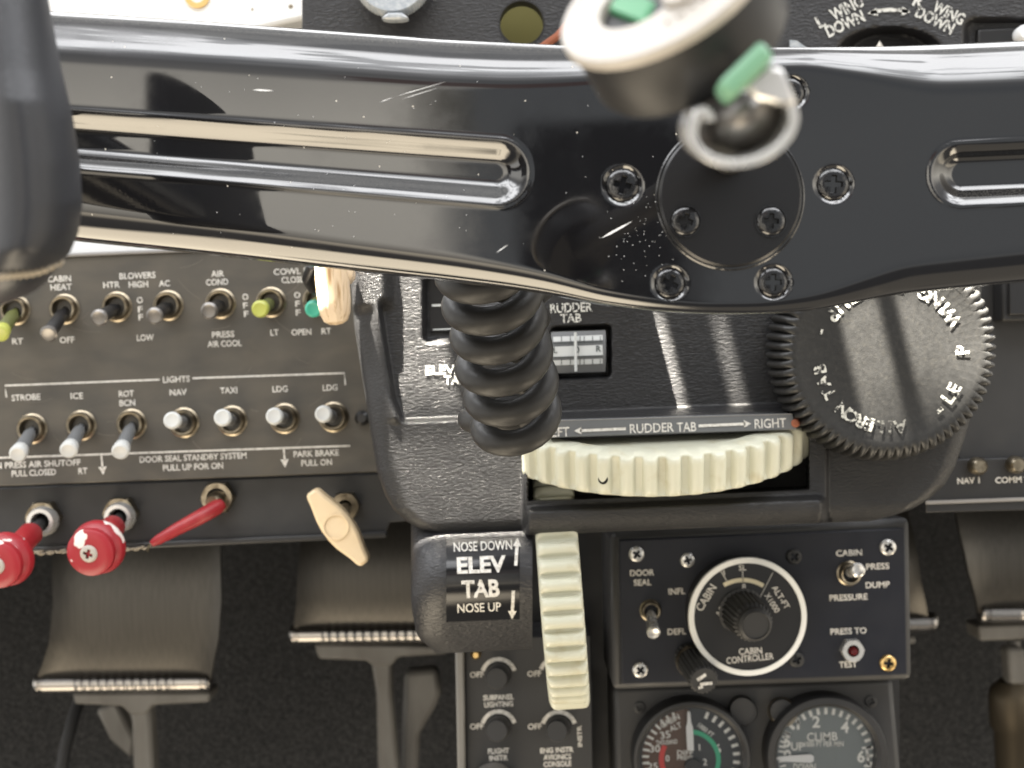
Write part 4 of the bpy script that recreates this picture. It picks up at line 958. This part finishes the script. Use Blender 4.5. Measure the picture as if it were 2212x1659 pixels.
def ticks(k, c, R, a0, a1, n_, w, l):
    for i in range(n_+1):
        a = R_(a0+(a1-a0)*i/n_); k.line([(c[0]+R*math.cos(a), c[1]-R*math.sin(a)), (c[0]+(R-l)*math.cos(a), c[1]-(R-l)*math.sin(a))], w)
fy = GY-.009+.0046
c = (1493, 1638); ga, fa = gauge('round cabin altitude gauge with brown sector and upright white needle', c, 128, 111)
k = Ink(fy); k.poly([c]+[(c[0]+107*math.cos(R_(a)), c[1]-107*math.sin(R_(a))) for a in range(93, 268, 6)]); k.build(fa, 'brown', 'brown_sector')
fy -= .0003; k = Ink(fy); ticks(k, c, 106, 70, -80, 14, 7, 15); ticks(k, c, 106, 112, 260, 18, 5, 15)
k.text('35', 1437, 1587, 15, 22, 10); k.text('30', 1415, 1617, 15, 22); k.text('25', 1410, 1655, 14, 22); k.text('6', 1551, 1617, 20); k.text('0', 1442, 1638, 13); k.text('1', 1511, 1614, 14); k.text('2', 1523, 1646, 14)
k.text('CABIN', 1447, 1557, 13, 44, 28); k.text('ALT', 1459, 1570, 12, 26, 24); k.text('1000 FT', 1525, 1577, 10, 40, -38); k.text('THOUSAND', 1440, 1603, 10, 46, 4); k.text('DIFF', 1480, 1626, 11, 34, 0); k.text('PRESS', 1480, 1637, 9, 34, 0); k.build(fa, 'ring_white')
k = Ink(fy-.0002); k.arcline(c[0]-2, c[1]+4, 61, 88, -40, 10); k.build(fa, 'greenink', 'green_arc')
k = Ink(fy-.0002); k.arcline(c[0]-2, c[1]+2, 62, 152, 212, 11); k.build(fa, 'redink', 'red_arc')
v, f = prism([(1485, 1620), (1499, 1622), (1497, 1572), (1493, 1560), (1491, 1540), (1488, 1536), (1485, 1540), (1485, 1560), (1482, 1572)], fy-.0022, fy-.0014); build('needle', v, f, 'white', ga)
v, f = lathe(V3(1496, 1655, fy-.0005), BACK, [(.004, 0), (.004, .003), (.0001, .003)], 24); build('needle_hub', v, f, 'matte', ga)
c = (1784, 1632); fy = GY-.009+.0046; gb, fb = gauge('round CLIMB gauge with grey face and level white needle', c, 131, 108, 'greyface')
fy -= .0003; k = Ink(fy); ticks(k, c, 103, 150, -20, 17, 7, 14); ticks(k, c, 103, 200, 150, 8, 4, 14)
for t_, x, y in (('2', 1763, 1559), ('4', 1825, 1570), ('1', 1724, 1563), ('5', 1700, 1601), ('0', 1701, 1632), ('6', 1860, 1634)): k.text(t_, x, y, 24, None, 0, .03)
k.line([(1872, 1618), (1876, 1652)], 6); k.line([(1862, 1616), (1882, 1614)], 5); k.line([(1866, 1654), (1886, 1656)], 5)
k.text('CLIMB', 1776, 1591, 18, 66, 2); k.text('1000 FT PER MIN', 1780, 1607, 11, 84, 1); k.text('UP', 1723, 1612, 17, None, 0); k.text('DOWN', 1738, 1657, 15, 48, 0); k.build(fb, 'ring_white')
v, f = prism([(1672, 1638), (1690, 1634), (1752, 1630), (1758, 1634), (1758, 1644), (1752, 1648), (1690, 1645)], fy-.0022, fy-.0014); build('needle', v, f, 'white', gb)
GB = 'round black buttons between the two gauges'
for x, y, l, m_ in ((1602, 1531, 'round black button next to the cabin altitude gauge', 'dark'), (1688, 1535, 'round black button with brass showing, next to the CLIMB gauge', 'nickel')):
    r_ = thing('round_button', l, 'button', V3(x, y, GY), GB); s = SC(GY)
    v, f = lathe(V3(x, y, GY), BACK, [(30*s, 0), (30*s, .005), (27*s, .0062), (25*s, .0062)], 36); build('collar', v, f, m_, r_)
    v, f = lathe(V3(x, y, GY-.005), BACK, [(24.8*s, -.001), (24.8*s, .0016), (.0001, .0018)], 36); build('button_cap', v, f, 'charcoal', r_)

# ================================================================== lighting rheostat panel
RY = .602
rp = thing('lighting_panel', 'charcoal lighting rheostat panel below the rounded leather cover', 'panel', V3(1130, 1530, RY))
plate('panel_plate', [(1003, 1380), (1276, 1372), (1282, 1760), (1008, 1764)], RY, RY+.1, 'charcoal', rp)
plate('side_rail', [(983, 1396), (1002, 1394), (1007, 1764), (990, 1764)], RY-.006, RY+.1, 'cast', rp, bevel=.001)
v, f = lathe(V3(1028, 1412, RY), BACK, [(11*SC(RY), 0), (11*SC(RY), .002), (6*SC(RY), .004), (.0001, .004)], 20); build('corner_screw', v, f, 'gold', rp)
legends(rp, RY, [[('OFF', 1030, 1457, 30, 12)], [('OFF', 1154, 1455, 30, 12)], [('OFF', 1030, 1569, 30, 12)], [('OFF', 1155, 1569, 30, 12)], [('SUBPANEL', 1077, 1506, 66, 11), ('LIGHTING', 1077, 1521, 62, 11)],
  [('FLIGHT', 1077, 1622, 46, 11), ('INSTR', 1077, 1637, 40, 11)], [('ENG INSTR', 1203, 1620, 72, 11), ('AVIONICS', 1204, 1635, 60, 11), ('CONSOLE', 1204, 1650, 60, 11)], [('INSTR', 1252, 1590, 46, 9, 92)]], bold=.03)
RG = 'black rheostat knobs on the lighting panel'
for x, y, l in ((1078, 1458, 'black rheostat knob above the SUBPANEL LIGHTING legend'), (1204, 1455, 'rheostat knob mostly hidden behind the cream elevator wheel'), (1078, 1571, 'black rheostat knob above the FLIGHT INSTR legend'), (1208, 1572, 'black rheostat knob at the foot of the cream elevator wheel')):
    r_ = thing('rheostat_knob', l, 'rheostat knob', V3(x, y, RY), RG); s = SC(RY)
    k = Ink(RY-.0003); k.arcline(x-1, y+2, 36, 162, 18, 9); k.build(r_, 'ink', 'dial_arc')
    a = V3(x, y, RY); e = V3(x-5, y+8, RY-.014); L = (e-a).length
    v, f = lathe(a, e-a, [(25*s, 0), (26*s, .001), (23*s, L-.001), (21*s, L), (.0001, L)], 36); build('knob_body', v, f, 'matte', r_)
r_ = thing('silver_knob', 'grey rounded knob cut off at the bottom of the lighting panel', 'knob', V3(1066, 1690, RY))
v, f = lathe(V3(1066, 1692, RY), BACK, [(46*SC(RY), 0), (46*SC(RY), .008), (40*SC(RY), .012), (20*SC(RY), .013), (.0001, .013)], 40); build('knob_body', v, f, 'cast', r_)
# console body behind these panels
plate_ = prism([(1000, 1160), (1940, 1120), (1945, 1790), (1010, 1790)], .64, 1.05)
o = build('console_body', *plate_, 'dark', None, smooth=0); top(o, 'black body of the centre console behind the lower panels', 'console')

# ================================================================== radio side
ry_ = .565
rd = thing('radio_panel', 'dark radio panel beyond the aileron knob with NAV and COMM sockets', 'panel', V3(2180, 900, ry_))
plate('upper_panel', [(2070, 520), (2460, 505), (2460, 982), (2070, 996)], ry_+.006, ry_+.02, 'charcoal', rd)
plate('radio_box', [(2165, 560), (2460, 550), (2460, 690), (2165, 694)], ry_-.006, ry_+.005, 'dark', rd, bevel=.001)
plate('box_bezel', [(2180, 575), (2460, 565), (2460, 678), (2180, 681)], ry_-.008, ry_-.0065, 'black', rd, bevel=.001)
plate('socket_strip', [(2000, 994), (2460, 980), (2460, 1096), (2000, 1108)], ry_+.002, ry_+.012, 'dark', rd)
plate('pale_trim_line', [(2000, 1082), (2460, 1066), (2460, 1073), (2000, 1090)], ry_+.0005, ry_+.0015, 'edge', rd, bevel=.0003)
legends(rd, ry_+.002, [[('NAV 1', 2092, 1038, 48)], [('COMM 2', 2186, 1036, 72)]], 13)
for x, y in ((2108, 1006), (2190, 1003)):
    v, f = lathe(V3(x, y, ry_+.002), BACK, [(19*SC(ry_), 0), (19*SC(ry_), .004), (13*SC(ry_), .006), (.0001, .006)], 24); build('socket', v, f, 'nickel', rd)

# ================================================================== rudder pedals
PG = 'rudder pedals in the footwell'
def pedal(label, dy, lpts, rpts, rim_y, rim_x, vtop, stem, bar, teeth, y0=.85):
    r_ = thing('rudder_pedal', label, 'rudder pedal', V3((rim_x[0]+rim_x[1])/2, rim_y, y0), PG)
    lp = np.array(lpts, float); rp_ = np.array(rpts, float); nr, nc = 40, 30; g = np.zeros((nr, nc, 3))
    vs = np.linspace(vtop, rim_y, nr)
    for i, v_ in enumerate(vs):
        u = np.linspace(np.interp(v_, lp[:, 0], lp[:, 1]), np.interp(v_, rp_[:, 0], rp_[:, 1]), nc)
        q = (v_-vtop)/(rim_y-vtop); g[i] = P(u, np.full(nc, v_), y0); g[i, :, 1] = y0+.055*(q-.5)**2*1.0-.012+.012*(1-q)+.004*np.abs(np.linspace(-1, 1, nc))**6*-1
    bk = g.copy(); bk[..., 1] += .004
    v = np.concatenate([g.reshape(-1, 3), bk.reshape(-1, 3)]); f = gridfaces(nr, nc); o_ = nr*nc; f += [tuple(i+o_ for i in q) for q in gridfaces(nr, nc)]
    for i in range(nr-1):
        for j in (0, nc-1): f.append((i*nc+j, (i+1)*nc+j, o_+(i+1)*nc+j, o_+i*nc+j))
    for j in range(nc-1): f.append((j, j+1, o_+j+1, o_+j))
    build('tread', v, f, 'pedal', r_, smooth=50)
    s = SC(y0); yb = float(g[-1, nc//2, 1])-.001; pts = []; rad = []
    n_ = 180
    for i in range(n_+1):
        q = i/n_; x = rim_x[0]+(rim_x[1]-rim_x[0])*q; pts.append(V3(x, rim_y-SLOPE*(x-sum(rim_x)/2)*.3, yb)); r = 22
        e = min(q, 1-q)*(rim_x[1]-rim_x[0])
        if e < 12: r = 13+9*math.sqrt(max(0, 1-((12-e)/12)**2)) if e > .01 else 8
        if 14 < e < 20: r = 19.5
        if teeth[0] < x < teeth[1]: r = 20.5+1.9*abs(math.sin(math.pi*(x-teeth[0])/(18.2)))
        rad.append(r*s)
    v, f = tube(pts, rad, 22); build('rim', v, f, 'pedal_rim', r_)
    v, f = prism(bar, yb+.004, yb+.03); build('cross_plate', v, f, 'cast', r_, bevel=.002)
    if stem:
        v, f = prism(stem, yb+.006, yb+.022); build('stem', v, f, 'cast', r_, bevel=.003)
    return r_
L1 = [(1100, 116), (1190, 118), (1300, 127), (1380, 118), (1430, 100), (1475, 76)]; R1 = [(1100, 476), (1190, 479), (1290, 486), (1370, 480), (1430, 466), (1475, 456)]
pedal('wide worn metal rudder pedal below the round red knobs', 0, L1, R1, 1474, (76, 458), 1090, [(272, 1515), (322, 1515), (326, 1560), (336, 1720), (288, 1720), (283, 1560)], [(155, 1498), (455, 1496), (452, 1518), (330, 1524), (315, 1545), (280, 1545), (262, 1526), (160, 1522)], (168, 384))
L2 = [(1080, 655), (1190, 651), (1300, 645), (1350, 638), (1372, 628)]; R2_ = [(1080, 1010), (1190, 1015), (1372, 1012)]
pedal('rudder pedal half hidden behind the leather cover', 0, L2, R2_, 1368, (626, 1012), 1080, [(800, 1425), (848, 1425), (846, 1500), (866, 1720), (816, 1720), (812, 1500)], [(678, 1392), (970, 1396), (966, 1414), (860, 1420), (846, 1440), (806, 1440), (790, 1428), (688, 1424)], (700, 900), .87)
pedal('rudder pedal seen as a rim end beside the cabin pressure panel', 0, [(1080, 1700), (1350, 1690)], [(1080, 1962), (1250, 1978), (1350, 2006)], 1345, (1690, 2022), 1080, None, [(1700, 1380), (1980, 1376), (1980, 1392), (1700, 1396)], (1700, 1900), .87)
pedal('rudder pedal cut off by the picture edge beyond the carpet', 0, [(1060, 2062), (1150, 2066), (1230, 2080), (1300, 2104), (1330, 2112)], [(1060, 2460), (1330, 2470)], 1322, (2112, 2470), 1060, [(2176, 1400), (2216, 1400), (2222, 1480), (2182, 1480)], [(2112, 1352), (2470, 1340), (2470, 1372), (2118, 1386)], (2200, 2400), .86)
# linkage pieces behind the pedals
LG = 'pedal linkage parts in the footwell'
o = build('bracket_arm', *prism([(205, 1535), (250, 1515), (292, 1600), (282, 1640), (236, 1600)], .90, .915), 'cast', None, bevel=.003); top(o, 'short grey bracket arm slanting behind the widest pedal stem', 'bracket', group=LG)
o = build('bracket_arm', *prism([(872, 1452), (945, 1446), (952, 1500), (940, 1530), (905, 1590), (900, 1720), (862, 1720), (868, 1560)], .90, .92), 'cast', None, bevel=.004); top(o, 'long grey bracket arm beside the half hidden pedal stem', 'bracket', group=LG)
v, f = tube([V3(176, 1500, .93), V3(160, 1545, .92), V3(140, 1620, .91), V3(120, 1760, .90)], .0045, 14); o = build('black_hose', v, f, 'matte', None); top(o, 'black hose running down behind the widest rudder pedal', 'hose')
cyl = thing('brake_cylinder', 'brass coloured brake cylinder under the pedal at the picture edge', 'cylinder', V3(2185, 1560, .90))
v, f = lathe(V3(2180, 1470, .90), (.05, .15, -1), [(22*SC(.9), 0), (40*SC(.9), .006), (44*SC(.9), .012), (44*SC(.9), .034), (36*SC(.9), .038), (34*SC(.9), .09), (.0001, .09)], 32); build('body', v, f, 'dull_brass', cyl)
v, f = tube([V3(2190, 1380, .895), V3(2184, 1475, .90)], 14*SC(.9), 16); build('piston_rod', v, f, 'cast', cyl)
